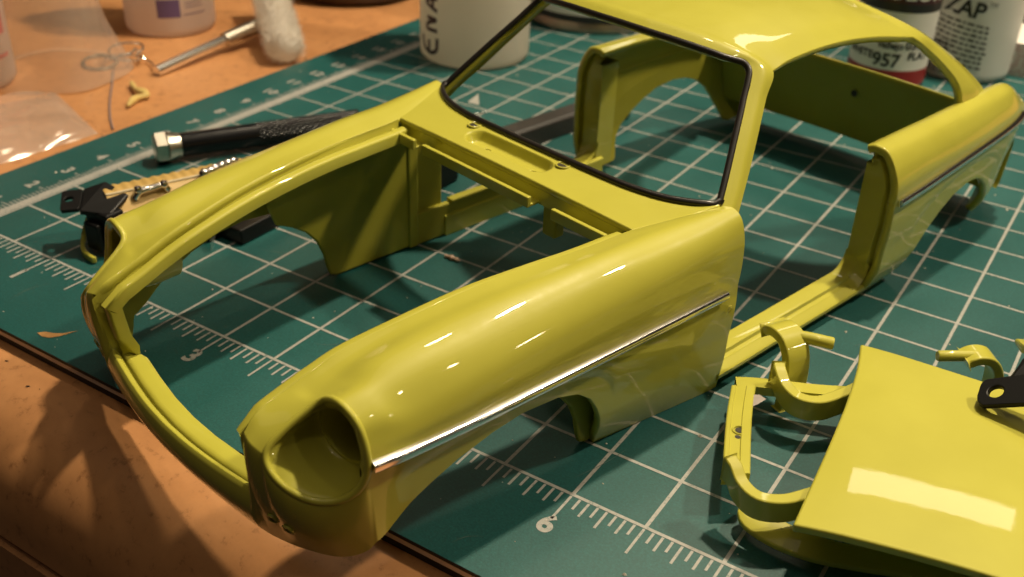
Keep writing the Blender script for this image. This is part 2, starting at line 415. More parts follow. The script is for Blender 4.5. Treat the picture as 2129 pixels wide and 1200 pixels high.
for P in Q1[:, -1]:
    s, t, z = P; zb = interp(s, arch_r)
    rear = max(0, (s - 5.9) / .75)
    Q2.append([(s - .05 * rear * (k / nz), t + .010 * math.sin(min(1, k / nz * 2.2) * math.pi) - tuck(z + (zb - z) * k / nz) * 1.2 - .10 * rear * (k / nz) ** 1.5, z + (zb - z) * k / nz) for k in range(nz + 1)])
Q2 = np.array(Q2)

# greenhouse: windscreen frame strip, roof, rear strip
W_top = [(2.515,0,2.165),(2.525,.30,2.160),(2.555,.60,2.148),(2.61,.86,2.120),(2.69,1.03,2.068)]
W_pil = [(2.53,1.14,1.890),(2.35,1.240,1.715),(2.17,1.338,1.535),(2.04,1.405,1.405),(1.93,1.455,1.30)]
D_top = [(2.69,0,2.225),(2.70,.30,2.220),(2.725,.62,2.202),(2.77,.92,2.150),(2.845,1.118,2.035)]
D_pil = [(2.70,1.195,1.885),(2.525,1.290,1.705),(2.35,1.382,1.525),(2.21,1.452,1.395),(2.10,1.505,1.28)]
row0 = cr_uniform(W_top + W_pil, 8); row1 = cr_uniform(D_top + D_pil, 8)
mid = (row0 + row1) / 2
upv = np.array([-.3, 0, 1.0]); outv = np.array([-.45, 1.0, .25])
for k in range(len(mid)):
    f = min(1, max(0, (k - 22) / 16)); d = upv / np.linalg.norm(upv) * (1 - f) + outv / np.linalg.norm(outv) * f
    mid[k] += d / np.linalg.norm(d) * (.020 + .008 * f)
G1 = np.stack([cr_uniform(np.stack([row0[k], mid[k], row1[k]]), 6) for k in range(len(row0))], 0)   # (cols, 13)
r2 = [(3.10,0,2.262),(3.10,.30,2.256),(3.10,.62,2.236),(3.10,.93,2.172),(3.10,1.108,2.075)]
r3 = [(3.60,0,2.276),(3.60,.30,2.270),(3.60,.62,2.250),(3.60,.93,2.183),(3.60,1.110,2.082)]
r4 = [(4.12,0,2.245),(4.12,.30,2.240),(4.12,.62,2.220),(4.12,.94,2.145),(4.12,1.130,2.038)]
T_in = [(4.42,0,2.195),(4.42,.30,2.190),(4.45,.62,2.165),(4.54,.94,2.075),(4.70,1.172,1.940)]
T_inp = [(4.93,1.250,1.790),(5.13,1.322,1.635),(5.26,1.382,1.505),(5.31,1.425,1.395),(5.32,1.455,1.27)]
T_out = [(4.56,0,2.155),(4.57,.30,2.150),(4.61,.60,2.128),(4.72,.88,2.050),(4.93,1.095,1.930)]
T_outp = [(5.20,1.170,1.775),(5.45,1.240,1.615),(5.66,1.305,1.465),(5.80,1.360,1.345),(5.88,1.40,1.25)]
ro5 = cr_uniform(T_in + T_inp, 8); ro6 = cr_uniform(T_out + T_outp, 8)
mid = (ro5 + ro6) / 2
for k in range(len(mid)):
    f = min(1, max(0, (k - 22) / 16)); d = np.array([.35, 0, 1.0]) * (1 - f) + np.array([.2, 1.0, .35]) * f
    mid[k] += d / np.linalg.norm(d) * (.016 + .012 * f)
G3 = np.stack([cr_uniform(np.stack([ro5[k], mid[k], ro6[k]]), 6) for k in range(len(ro5))], 0)
nc = 8 * 4 + 1
rows = [row1[:nc]] + [cr_uniform(r, 8) for r in (r2, r3, r4)] + [ro5[:nc]]
G2 = np.stack([cr_uniform(np.stack([r[k] for r in rows]), 8) for k in range(nc)], 0)

# cowl
nt_, ns_ = 220, 60
cw_rear = cr(np.array([(1.725,0,1.358),(1.728,.45,1.358),(1.75,.85,1.356),(1.815,1.12,1.356),(1.915,1.32,1.366),(1.99,1.425,1.385)]), 200)
def rear_at(t):
    t = abs(t); i = np.interp(t, cw_rear[:, 1], np.arange(len(cw_rear))); k = int(i)
    return cw_rear[min(k, 199)]
def cowl_half_width(f): return 1.205 + .215 * f ** 1.25
cowl = []
for i in range(nt_ + 1):
    row = []
    for j in range(ns_ + 1):
        f = j / ns_; t = (i / nt_ * 2 - 1) * cowl_half_width(f)
        rp = rear_at(t * 1.425 / cowl_half_width(1))
        s = 1.40 + (rp[0] - 1.40) * f
        z = 1.312 + (rp[2] - 1.312) * f ** 1.3 + .012 * (1 - (t / 1.2) ** 2) * (1 - f)
        # shallow ventilator well
        dx = max(0, abs(t + .165) - .33); dy = abs(s - 1.575)
        d = math.hypot(dx, dy) - .078
        z -= .068 * (1 - min(1, max(0, (d + .012) / .03)) ** 1) if d < .02 else 0
        row.append((s, t, z))
    cowl.append(row)
cowl = np.array(cowl)

def shell(patches, th, ref=None, edge=.010):
    """patches: list of (grid, part key, outward reference fn). Returns {key:(V,F,N)} with thickness and rounded edges."""
    pos, idx, tris = {}, [], []
    P = []
    def vid(p):
        k = tuple(np.round(p / 2e-3).astype(int))
        if k not in pos: pos[k] = len(P); P.append(np.array(p))
        return pos[k]
    faces = []
    for g, key, ref in patches:
        nu, nv = g.shape[:2]
        ids = [[vid(g[i, j]) for j in range(nv)] for i in range(nu)]
        # orientation
        c = nu // 2, nv // 2
        nrm = np.cross(g[min(c[0] + 1, nu - 1), c[1]] - g[c[0], c[1]], g[c[0], min(c[1] + 1, nv - 1)] - g[c[0], c[1]])
        want = ref(g[c]) if callable(ref) else np.asarray(ref, float)
        flip = np.dot(nrm, want) < 0
        for i in range(nu - 1):
            for j in range(nv - 1):
                q = [ids[i][j], ids[i + 1][j], ids[i + 1][j + 1], ids[i][j + 1]]
                if flip: q = q[::-1]
                qq = [q[k] for k in range(4) if q[k] != q[k - 1]]
                if len(set(qq)) >= 3: faces.append((qq, key))
    P = np.array(P); N = np.zeros_like(P); ed = {}
    for q, key in faces:
        a = P[q]; n = np.cross(a[1] - a[0], a[2] - a[0]) if len(q) == 3 else np.cross(a[2] - a[0], a[3] - a[1])
        for i in q: N[i] += n
        for k in range(len(q)):
            e = (q[k], q[(k + 1) % len(q)]); ed[e] = key
    N /= np.linalg.norm(N, axis=1)[:, None] + 1e-12
    bvec = np.zeros_like(P)
    bed = [(e, key) for e, key in ed.items() if (e[1], e[0]) not in ed]
    for (a, b), key in bed:
        d = P[b] - P[a]; o = np.cross(d, (N[a] + N[b]) / 2); o /= np.linalg.norm(o) + 1e-12
        bvec[a] += o; bvec[b] += o
    bl = np.linalg.norm(bvec, axis=1)[:, None]; bvec = np.where(bl > 1e-6, bvec / (bl + 1e-12), 0)
    out = {}
    prof = [(0, 0, 1, 0), (.3, .35, .86, .5), (1.0, .92, .3, .95), (None, 1.0, 0, 1)]
    for key in {k for _, k in faces}:
        V, NN, F, m = [], [], [], {}; inn = set()
        def add(p, n):
            V.append(p); NN.append(n / (np.linalg.norm(n) + 1e-12)); return len(V) - 1
        def get(i, side):
            if (i, side) not in m: m[(i, side)] = add(P[i] - N[i] * (th if side else 0), -N[i] if side else N[i])
            return m[(i, side)]
        for q, k in faces:
            if k != key: continue
            F.append([get(i, 0) for i in q]); F.append([get(i, 1) for i in q][::-1]); inn.add(len(F) - 1)
        steps = [(0.0, 0.0, 1.0), (0.10, .45, .75), (0.28, .85, .35), (0.5, 1.0, 0.0), (.72, .85, -.35), (.90, .45, -.75), (1.0, 0.0, -1.0)]
        def wall(i):
            if ('w', i) in m: return m[('w', i)]
            r = []
            for dpt, bo, nn in steps:
                n = N[i] * nn + bvec[i] * math.sqrt(max(0, 1 - nn * nn)); r.append(add(P[i] - N[i] * th * dpt + bvec[i] * edge * bo, n))
            m[('w', i)] = r; return r
        for (a, b), k in bed:
            if k != key: continue
            ra, rb = wall(a), wall(b)
            for j in range(len(steps) - 1): F.append([ra[j], ra[j + 1], rb[j + 1], rb[j]])
        out[key] = (np.array(V), F, np.array(NN), inn)
    return out
def away(c):
    c = np.asarray(c, float); return lambda p: p - c
def emit(res, names, mat):
    for key, (V, F, NN, inn) in res.items():
        nw = NN[:, :1] * CU + NN[:, 1:2] * CN + NN[:, 2:3] * np.array([0, 0, 1.0])
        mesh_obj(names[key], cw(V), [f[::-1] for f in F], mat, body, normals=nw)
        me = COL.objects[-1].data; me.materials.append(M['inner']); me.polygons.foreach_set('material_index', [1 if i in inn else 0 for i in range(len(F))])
def both(patches):
    out = []
    for g, key, ref in patches:
        out.append((g, (key, 0), ref)); 
        rf = (lambda r: (lambda p: mirror(r(mirror(p)))))(ref) if callable(ref) else mirror(ref)
        out.append((mirror(g), (key, 1), rf))
    return out
def nm(res): return {k: (k[0] if isinstance(k, tuple) else k) for k in res}
r = shell(both([(F1, 'front_wing_top', (0, .5, 1.0)), (F1s, 'front_wing_top', (0, 0, 1.0)), (F2, 'front_wing_side', (0, 1.0, 0)), (Vg, 'front_valance', (-1.0, .3, 0))]), TH); emit(r, nm(r), M['paint'])
r = shell(both([(Q1, 'rear_quarter_top', (0, 1.0, .6))]), TH); emit(r, nm(r), M['paint'])
r = shell(both([(Q2, 'rear_quarter_side', (0, 1.0, 0))]), TH); emit(r, nm(r), M['paint'])
gh = []
for g, key, ref in [(G1[:nc], 'roof', (-.5, 0, 1.0)), (G1[nc - 1:], 'windscreen_pillar', (-.5, 1.0, .2)), (G2, 'roof', (0, 0, 1.0)), (G3[:nc], 'roof', (.3, 0, 1.0)), (G3[nc - 1:], 'rear_pillar', (.2, 1.0, .4))]:
    k0 = 'roof' if key == 'roof' else (key, 0); k1 = 'roof' if key == 'roof' else (key, 1)
    gh += [(g, k0, ref), (mirror(g), k1, mirror(ref))]
r = shell(gh, .075, edge=.012); emit(r, nm(r), M['paint'])
r = shell([(cowl, 'cowl_panel', (0, 0, 1.0))], .05); emit(r, nm(r), M['paint'])

# ---- fittings of the shell -------------------------------------------------
def car_obj(name, VF, mat, parent=None, smooth=True, angle=40):
    V, F = VF; return mesh_obj(name, cw(V), [tuple(f)[::-1] for f in F], mat, parent or body, smooth, angle)
def two(fn):
    for sd in (1, -1): fn(sd)
def side(VF, sd):
    V, F = VF; V = np.array(V, float)
    if sd < 0: V = mirror(V); F = [tuple(f)[::-1] for f in F]
    return V, F
# drain channel round the bonnet opening
hood = cr(np.vstack([F1[2 * MU:, 0][:-1], F1s[:, 0]])[::4], 70)
path = [tuple(q) for q in hood[:-4]] + [(-1.298,.899,.845),(-1.297,.900,.78),(-1.285,.902,.68),(-1.268,.903,.56),(-1.252,.900,.485),(-1.240,.885,.452),(-1.246,.845,.437),(-1.262,.75,.430),(-1.298,.5,.424),(-1.325,.25,.422),(-1.335,0,.422)]
path = np.array(path); nh = len(hood) - 4
inw = np.zeros_like(path); upw = np.zeros_like(path)
for k in range(len(path)):
    if k < nh - 5: a, b = (0, -1, 0), (0, 0, 1)
    elif k < nh: f = (k - nh + 5) / 5; a, b = (0, -1, 0), (-.45 * f, 0, 1)
    elif k == nh: a, b = (0, -1, 0), (-.75, 0, .65)
    elif k <= nh + 3: a, b = (0, -1, 0), (-1, 0, 0)
    elif k == nh + 4: a, b = (.3, -.9, .2), (-.9, 0, .35)
    elif k == nh + 5: a, b = (.7, -.6, .1), (-.45, 0, .85)
    else: a, b = (1, 0, 0), (0, 0, 1)
    inw[k] = np.array(a) / np.linalg.norm(a) * (1.75 if k > nh + 6 else 1.4 if k == nh + 6 else 1.0); upw[k] = np.array(b) / np.linalg.norm(b)
cprof = [(-.012,-.030),(.003,-.004),(.008,-.060),(.018,-.090),(.034,-.088),(.040,-.060),(.048,-.046),(.060,-.043),(.100,-.047),(.112,-.054),(.116,-.066),(.116,-.140),(.095,-.145),(.090,-.11),(.02,-.115),(-.012,-.085)]
def channel(sd):
    car_obj('bonnet_channel', side(sweep(path, cprof, inw, upw, closed_prof=True), sd), M['paint'], angle=50)
two(channel)
# headlamp buckets
def bucket(sd):
    k0 = len(cr_uniform(v_top[:5], VS)) + 2 * VS
    rim = np.vstack([F1s[::-1, -1], F1[-1, 13:], top[k0:-1][::-1]])
    rim = cr(rim[::2], 72, closed=True)
    c = np.array([-.87, 1.225, .845])
    def ring(center, ra, tilt):
        d = rim - rim.mean(0); ang = np.arctan2(d[:, 2], d[:, 1])
        return np.stack([center[0] + tilt * np.cos(ang), center[1] + ra * np.cos(ang), center[2] + ra * np.sin(ang)], 1)
    cen = rim.mean(0)
    L = [rim - (rim - cen) * .005 + np.array([.012, 0, 0]), rim - (rim - cen) * .030 + np.array([.018, 0, 0])]
    r1 = ring(c, .205, .04)
    for f in (.2, .4, .6, .8, .93): L.append(L[1] * (1 - f) + r1 * f + (L[1] - cen) * .06 * math.sin(math.pi * f) + np.array([.03 * math.sin(math.pi * f), 0, 0]))
    L += [r1, ring(c + [.016, 0, 0], .196, .04), ring(c + [.014, 0, 0], .172, .04), ring(c + [.045, 0, 0], .165, .03), ring(c + [.22, 0, 0], .16, 0), ring(c + [.23, 0, 0], .02, 0)]
    V = np.vstack(L); F = grid_faces(len(L), 72, closed_v=True)
    # outer jacket seen from behind
    J = [ring(c + [.012, 0, 0], .207, .04), ring(c + [.10, 0, 0], .215, .0), ring(c + [.26, 0, 0], .205, 0), ring(c + [.27, 0, 0], .02, 0)]
    V2 = np.vstack(J); F2_ = grid_faces(len(J), 72, closed_v=True, flip=True)
    sm = rim.copy()
    for _ in range(6): sm = (np.roll(sm, 1, 0) + 2 * sm + np.roll(sm, -1, 0)) / 4
    car_obj('headlamp_rim', side(tube(sm + np.array([.012, 0, 0]) - (sm - sm.mean(0)) * .012, .021, 14, closed=True, up=(1, .02, .01)), sd), M['paint'], angle=180)
    o = car_obj('headlamp_bucket', side(join((V, [f[::-1] for f in F]), (V2, [f[::-1] for f in F2_])), sd), M['paint'], angle=45)
    return o
two(bucket)
# bumper mounts: a raised pad with two holes under each headlamp
def mounts(sd):
    for t_, z_, r_ in ((1.045, .345, .030), (1.170, .335, .030)):
        d_ = np.abs(Vg[:, :, 1] - t_) + np.abs(Vg[:, :, 2] - z_); i, j = np.unravel_index(d_[:-1, :-1].argmin(), (Vg.shape[0] - 1, Vg.shape[1] - 1)); i = max(i, 1); j = max(j, 1)
        n_ = np.cross(Vg[i + 1, j] - Vg[i - 1, j], Vg[i, j + 1] - Vg[i, j - 1]); n_ /= np.linalg.norm(n_)
        if n_[0] > 0: n_ = -n_
        e_ = np.cross(n_, [0, 0, 1.0]); e_ /= np.linalg.norm(e_); f_ = np.cross(e_, n_)
        a = np.linspace(0, 2 * np.pi, 20, endpoint=False)
        rg = Vg[i, j] + n_ * .005 + r_ * (np.cos(a)[:, None] * e_ + np.sin(a)[:, None] * f_)
        h = car_obj('bumper_hole', side((rg, [tuple(range(20))]), sd), M['hole'], smooth=False)
        car_obj('hole_rim', side(tube(rg, .010, 8, closed=True), sd), M['paint'], h)
M['hole'] = mat_simple('dark_drilled_hole', (0.022, 0.018, 0.008), 0.6)
two(mounts)
# chrome side strips
def strip(name, line, r, sd):
    L = np.array(line); T = np.gradient(L, axis=0); T /= np.linalg.norm(T, axis=1)[:, None]
    out = np.array([0, 1.0, 0]); up = np.cross(T, out); up *= np.sign(up[:, 2:3] + 1e-9); up /= np.linalg.norm(up, axis=1)[:, None]
    o_ = np.cross(up, T); o_ *= np.sign(o_[:, 1:2] + 1e-9)
    a = np.linspace(-math.pi * .5, math.pi * .5, 7)
    pr = [(-.02, -r)] + [(.012 + .016 * math.cos(x), r * math.sin(x)) for x in a] + [(-.02, r)]
    sc = np.ones(len(L)); 
    V, F = sweep(L, pr, o_, up, closed_prof=True)
    car_obj(name, side((V, F), sd), M['chrome'], angle=60)
for sd in (1, -1):
    strip('chrome_strip', cr(trim_line[3:-2][::-1][::5] + np.array([0, .016, -.016]), 90), .030, sd)
    strip('chrome_strip', cr(Q1[2:-6, -1][::5] + np.array([0, .016, 0]), 90), .030, sd)
# badge
Vt, Ft = text_mesh('B', .085)
V = np.stack([1.925 + Vt[:, 0] * -1 * -1, np.full(len(Vt), 1.672), .725 + Vt[:, 1]], 1)
car_obj('wing_badge', (V, Ft), M['chrome'], smooth=False)
# windscreen seal
loop_near = [tuple(q) for q in row0[::2]]
seal = [q for q in row0[::3][:-2]] + [np.array(q) for q in [(2.035,1.418,1.405),(1.985,1.405,1.378),(1.915,1.33,1.372),(1.815,1.13,1.362),(1.752,.86,1.362),(1.730,.45,1.364),(1.727,0,1.364)]]
seal = np.array(seal); loop = np.vstack([seal, mirror(seal)[::-1][1:-1]])
loop = cr(loop, 260, closed=True)
cen = loop.mean(0)
T = np.roll(loop, -1, 0) - np.roll(loop, 1, 0); T /= np.linalg.norm(T, axis=1)[:, None]
nrm = np.array([-.80, 0, .60]); inn = np.cross(T, nrm); inn *= np.sign(((cen - loop) * inn).sum(1))[:, None]; inn /= np.linalg.norm(inn, axis=1)[:, None]
a = np.linspace(0, 2 * np.pi, 10, endpoint=False)
V = (loop[:, None] + (.012 + .024 * np.cos(a))[None, :, None] * inn[:, None] + (.002 + .020 * np.sin(a))[None, :, None] * nrm).reshape(-1, 3)
F = grid_faces(len(loop), 10, closed_v=True) + [((len(loop) - 1) * 10 + j, (len(loop) - 1) * 10 + (j + 1) % 10, (j + 1) % 10, j) for j in range(10)]
o = car_obj('windscreen_seal', (V, F), M['rubber'], angle=80)
o.data.flip_normals() if False else None
# door sills
sp = [(1.37,.0),(1.37,.185),(1.385,.20),(1.50,.20),(1.515,.195),(1.522,.168),(1.535,.160),(1.552,.160),(1.565,.150),(1.612,.132),(1.626,.118),(1.628,.095),(1.60,.045),(1.53,.004),(1.50,.0)]
def sill(sd):
    sv = np.array([(s_, 0, 0) for s_ in np.linspace(2.0, 4.02, 50)])
    car_obj('door_sill', side(sweep(sv, sp, (0, 1, 0), (0, 0, 1), closed_prof=True), sd), M['paint'], angle=32)
two(sill)
# rear door jamb
def jamb(sd):
    pr = np.vstack([Q1[0], Q2[0][1:]])
    pr = pr[:, 1:]                      # (t,z)
    T = np.gradient(pr, axis=0); nn = np.stack([T[:, 1], -T[:, 0]], 1); nn /= np.linalg.norm(nn, axis=1)[:, None]
    if nn[len(nn) // 2, 0] > 0: nn = -nn
    rows = []
    for d, s_ in [(.0, 3.945), (.02, 3.93), (.045, 3.93), (.06, 3.945), (.068, 3.985), (.10, 3.985), (.112, 3.955), (.125, 3.945), (.17, 3.945)]:
        q = pr + nn * d; q[:, 0] = np.maximum(q[:, 0], 1.405); q[:, 1] = np.minimum(q[:, 1], 1.285 - d * .15)
        rows.append(np.column_stack([np.full(len(q), s_), q[:, 0], q[:, 1]]))
    q = rows[-1].copy(); q[:, 1] = 1.40; rows.append(q)
    q = q.copy(); q[:, 0] += .22; q[:, 1] = 1.40; rows.append(q)
    q = q.copy(); q[:, 0] += .0; q[:, 1] = 1.62; rows.append(q)
    g = np.array(rows)
    V = g.reshape(-1, 3); F = grid_faces(g.shape[0], g.shape[1])
    car_obj('door_jamb', side((V, F), sd), M['paint'], angle=35)
    # rounded foot between jamb and sill
    a = np.linspace(0, math.pi / 2, 9)
    ft = []
    for tt, zz in [(1.385, .20), (1.50, .20), (1.522, .168), (1.552, .160), (1.612, .132)]:
        ft.append([(3.95 - .17 + .17 * math.sin(x), tt, zz + .17 * (1 - math.cos(x))) for x in a])
    g = np.array(ft); car_obj('jamb_foot', side((g.reshape(-1, 3), grid_faces(len(ft), 9)), sd), M['paint'], angle=40)
two(jamb)
# front door post and inner wing wall
def post(sd):
    pl = [(.80, .03), (.775, .10), (.745, .24), (.69, .37), (.60, .48), (.48, .565), (.34, .63), (.28, .80), (.28, 1.19), (1.66, 1.19), (1.66, .012), (.86, .006)]
    V = [(s_, 1.39, z_) for s_, z_ in pl] + [(s_, 1.43, z_) for s_, z_ in pl]; n_ = len(pl)
    F = [tuple(range(n_)), tuple(range(n_, 2 * n_))[::-1]] + [(k, k + n_, (k + 1) % n_ + n_, (k + 1) % n_) for k in range(n_)]
    V, F = join((np.array(V), F), box((1.60, 1.37, .004), (1.70, 1.50, 1.22)))
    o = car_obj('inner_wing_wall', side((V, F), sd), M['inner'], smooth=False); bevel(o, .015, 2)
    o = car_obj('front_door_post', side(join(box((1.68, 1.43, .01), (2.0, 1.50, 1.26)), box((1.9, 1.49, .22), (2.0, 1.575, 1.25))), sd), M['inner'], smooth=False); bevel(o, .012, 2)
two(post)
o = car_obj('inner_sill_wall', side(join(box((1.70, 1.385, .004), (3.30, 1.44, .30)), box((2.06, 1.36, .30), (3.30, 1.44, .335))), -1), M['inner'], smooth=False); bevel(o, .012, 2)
# cowl front edge, ledge and lip segments
car_obj('cowl_edge', box((1.403, -1.20, 1.16), (1.43, 1.20, 1.300)), M['paint'], smooth=False)
for a_, b_ in [(-1.21, -.90), (-.80, .36), (.58, 1.07)]:
    o = car_obj('cowl_lip', join(box((1.285, a_, 1.168), (1.41, b_, 1.188)), box((1.280, a_, 1.165), (1.318, b_, 1.248))), M['paint'], smooth=False); bevel(o, .009, 2)
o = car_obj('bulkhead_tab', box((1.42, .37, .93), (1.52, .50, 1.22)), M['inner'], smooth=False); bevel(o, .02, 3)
# wiper spindle and jet holes
for s_, t_, r_ in [(1.682, -.655, .048), (1.682, .293, .050), (1.548, -.366, .038), (1.548, .122, .036)]:
    zz = cowl[np.argmin(np.abs(cowl[:, 20, 1] - t_)), int(np.clip((s_ - 1.4) / .325 * ns_, 0, ns_))][2] + .0016
    a = np.linspace(0, 2 * np.pi, 24, endpoint=False)
    rg = np.stack([s_ + r_ * np.cos(a), t_ + r_ * np.sin(a), np.full(24, zz)], 1)
    ro = np.stack([s_ + r_ * 1.3 * np.cos(a), t_ + r_ * 1.3 * np.sin(a), np.full(24, zz + .004)], 1)
    V = np.vstack([ro, rg, rg * [1, 1, 0] + [0, 0, zz + .001]]); F = grid_faces(2, 24, closed_v=True)
    h = car_obj('spindle_hole', (np.vstack([rg]), [tuple(range(24))]), M['hole'], smooth=False)
    car_obj('hole_rim', tube(rg + [0, 0, .001], .008, 8, closed=True), M['paint'], h)
# rear wall below the tailgate opening and tail panel
g = []
for t in np.linspace(-1.50, 1.50, 40):
    cv = .10 * (t / 1.5) ** 2
    g.append([(6.22 - cv, t, .30), (6.16 - cv, t, .5), (6.08 - cv, t, .8), (6.00 - cv, t, 1.05), (5.985 - cv, t, 1.09), (5.995 - cv, t, 1.112), (6.03 - cv, t, 1.108), (6.12 - cv, t, 1.04), (6.35 - cv, t, .90), (6.64 - cv, t, .80), (6.68 - cv, t, .6), (6.62 - cv, t, .25), (6.57 - cv, t, .2)])
g = np.array(g)
car_obj('tail_panel', (g[:, 5:].reshape(-1, 3), [f[::-1] for f in grid_faces(40, g.shape[1] - 5)]), M['paint'], angle=50)
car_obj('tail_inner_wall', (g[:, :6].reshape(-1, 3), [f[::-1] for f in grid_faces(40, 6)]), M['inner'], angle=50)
a = np.linspace(0, 2 * np.pi, 20, endpoint=False)
car_obj('lock_hole', (np.stack([np.full(20, 6.043), .07 + .035 * np.cos(a), .83 + .035 * np.sin(a)], 1), [tuple(range(20))]), M['hole'], smooth=False)

# ------------------------------------------------------------------ loose parts right of the car
def plate(poly, th, bow=None, res=1):
    """flat polygon (list of 3D points, top face) with thickness downwards along its normal"""
    P = np.array(poly, float); n = np.zeros(3)
    for i in range(len(P)): n += np.cross(P[i] - P[0], P[(i + 1) % len(P)] - P[0])
    n /= np.linalg.norm(n)
    if n[2] < 0: n = -n
    k = len(P); V = np.vstack([P, P - n * th])
    a = np.cross(P[1] - P[0], P[2] - P[0]); ccw = True
    s_ = np.zeros(3)
    for i in range(k): s_ += np.cross(P[i] - P[0], P[(i + 1) % k] - P[0])
    ccw = s_ @ n > 0
    F = [tuple(range(k)) if ccw else tuple(range(k))[::-1], tuple(range(k, 2 * k))[::-1] if ccw else tuple(range(k, 2 * k))]
    for i in range(k):
        j = (i + 1) % k; F.append((i, i + k, j + k, j) if ccw else (i, j, j + k, i + k))
    return V, F
def slab(g, th, mat, name, parent, angle=40):
    """grid of points (nu,nv,3) -> thick curved sheet, thickness downwards"""
    g = np.array(g, float); nu, nv = g.shape[:2]
    n = np.cross(g[nu // 2 + 1, nv // 2] - g[nu // 2, nv // 2], g[nu // 2, nv // 2 + 1] - g[nu // 2, nv // 2]); up = n[2] > 0
    top = g.reshape(-1, 3); bot = top - np.array([0, 0, th])
    V = np.vstack([top, bot]); N_ = nu * nv
    F = grid_faces(nu, nv, flip=up) + grid_faces(nu, nv, N_, flip=not up)
    F = [f for f in F]
    ring = [(0, j) for j in range(nv)] + [(i, nv - 1) for i in range(1, nu)] + [(nu - 1, j) for j in range(nv - 2, -1, -1)] + [(i, 0) for i in range(nu - 2, 0, -1)]
    ids = [i * nv + j for i, j in ring]
    for k in range(len(ids)):
        a_, b_ = ids[k], ids[(k + 1) % len(ids)]
        F.append((a_, b_, b_ + N_, a_ + N_) if not up else (b_, a_, a_ + N_, b_ + N_))
    o = mesh_obj(name, V, F, mat, parent, True, angle)
    bm = bmesh.new(); bm.from_mesh(o.data); bmesh.ops.recalc_face_normals(bm, faces=bm.faces); bm.to_mesh(o.data); bm.free()
    o.data.polygons.foreach_set('use_smooth', [True] * len(o.data.polygons)); o.data.set_sharp_from_angle(angle=math.radians(angle))
    return o
# bonnet panel resting on the other pieces
left_edge = cr(np.array([(7.085,2.02,.46),(7.150,1.74,.46),(7.212,1.335,.465),(7.255,.92,.47),(7.290,.50,.475),(7.325,.02,.47)]), 24)
bon = thing('bonnet_panel', (8.2, 1.1, .40), 'flat glossy yellow bonnet panel lying on top of the other loose parts', 'car bonnet')
g = []
for k, q in enumerate(left_edge):
    f = k / 23; xr = 9.75; row = []
    for j in range(30):
        h = j / 29; x = q[0] + (xr - q[0]) * h
        y = q[1] + (.30 * f - .02) * h + (.05 * math.sin(h * math.pi)) * (1 - 2 * f) * -1
        zz = q[2] + .05 * math.sin(math.pi * min(1, h)) + .012 * math.sin(math.pi * f)
        e = min(h * 8, 1); zz -= .012 * (1 - e) ** 2
        row.append((x, y, zz))
    g.append(row)
o = slab(g, .055, M['paint'], 'outer_skin', bon); bevel(o, .014, 3)
# tailgate frame under it: rails, curved lower skin and hinge arms
tg = thing('tailgate_frame', (7.2, .8, 0), 'yellow tailgate frame with drilled rail and curved hinge arms under the flat bonnet', 'car tailgate')
a = np.linspace(0, 1, 40)
low = cr(np.array([(6.925,.35,.135),(6.94,.30,.13),(6.99,.245,.115),(7.17,.205,.10),(7.40,.215,.10),(7.72,.30,.12),(8.1,.44,.15),(8.8,.75,.18)]), 40)
g = [[tuple(q + np.array([.06 * h, .16 * h, .05 * math.sin(h * 1.4)])) for h in np.linspace(0, 1, 10)] for q in low]
o = slab(g, .035, M['paint'], 'lower_skin', tg); bevel(o, .008, 2)
rail = cr(np.array([(6.53,1.33,.27),(6.62,1.04,.28),(6.72,.76,.29),(6.85,.42,.30)]), 16)
rt = np.array([.78, .55, 0]); rt /= np.linalg.norm(rt)
rp = [(-.075,-.09),(-.075,-.006),(-.068,0),(-.045,0),(-.040,-.010),(.025,-.010),(.030,0),(.085,0),(.092,-.008),(.092,-.09)]
mesh_obj('rail', *sweep(rail, rp, rt, (0, 0, 1), closed_prof=True), M['paint'], tg, angle=35)
rail2 = np.array([(6.47,1.365,.262),(6.60,1.44,.265),(6.75,1.50,.27),(7.0,1.60,.28),(7.25,1.72,.30)])
mesh_obj('rail', *sweep(cr(rail2, 12), [(-.06,-.07),(-.06,-.004),(.05,-.004),(.05,-.07)], (-.45, .89, 0), (0, 0, 1), closed_prof=True), M['paint'], tg, angle=35)
def disc(c, r, n=20, nrm=(0, 0, 1)):
    a = np.linspace(0, 2 * np.pi, n, endpoint=False)
    return np.stack([c[0] + r * np.cos(a), c[1] + r * np.sin(a), np.full(n, c[2])], 1), [tuple(range(n))]
mesh_obj('rail_hole', *disc((6.705, .845, .2815), .027), M['hole'], tg, smooth=False)
mesh_obj('rail_hole', *disc((6.722, .775, .2815), .018), M['hole'], tg, smooth=False)
def ring_mesh(c, r, w_):
    a = np.linspace(0, 2 * np.pi, 28, endpoint=False)
    p_ = np.stack([c[0] + r * np.cos(a), c[1] + r * np.sin(a), np.full(28, c[2])], 1); return tube(p_, w_, 6, closed=True)
mesh_obj('pin_mark', *ring_mesh((6.705, .845, .280), .042, .007), M['paint'], tg)
M['scuff'] = mat_simple('grey_glue_smear', (0.42, 0.36, 0.33), 0.5, var=0.2, scale=200)
mesh_obj('glue_smear', [(6.60,1.245,.2725),(6.665,1.29,.273),(6.72,1.27,.2728),(6.70,1.20,.2725),(6.665,1.11,.2722),(6.62,1.15,.2722)], [tuple(range(6))[::-1]], M['scuff'], tg, smooth=False)
def arm(pts, prof, name):
    L = cr(np.array(pts), 26); T = np.gradient(L, axis=0); T /= np.linalg.norm(T, axis=1)[:, None]
    R_ = np.cross(T, [0, 0, 1]); R_ /= np.linalg.norm(R_, axis=1)[:, None]
    o = mesh_obj(name, *sweep(L, prof, R_, (0, 0, 1), closed_prof=True), M['paint'], tg, angle=40); bevel(o, .009, 2); return o
ap = [(-.040, -.085), (.040, -.085), (.040, .07), (-.040, .07)]
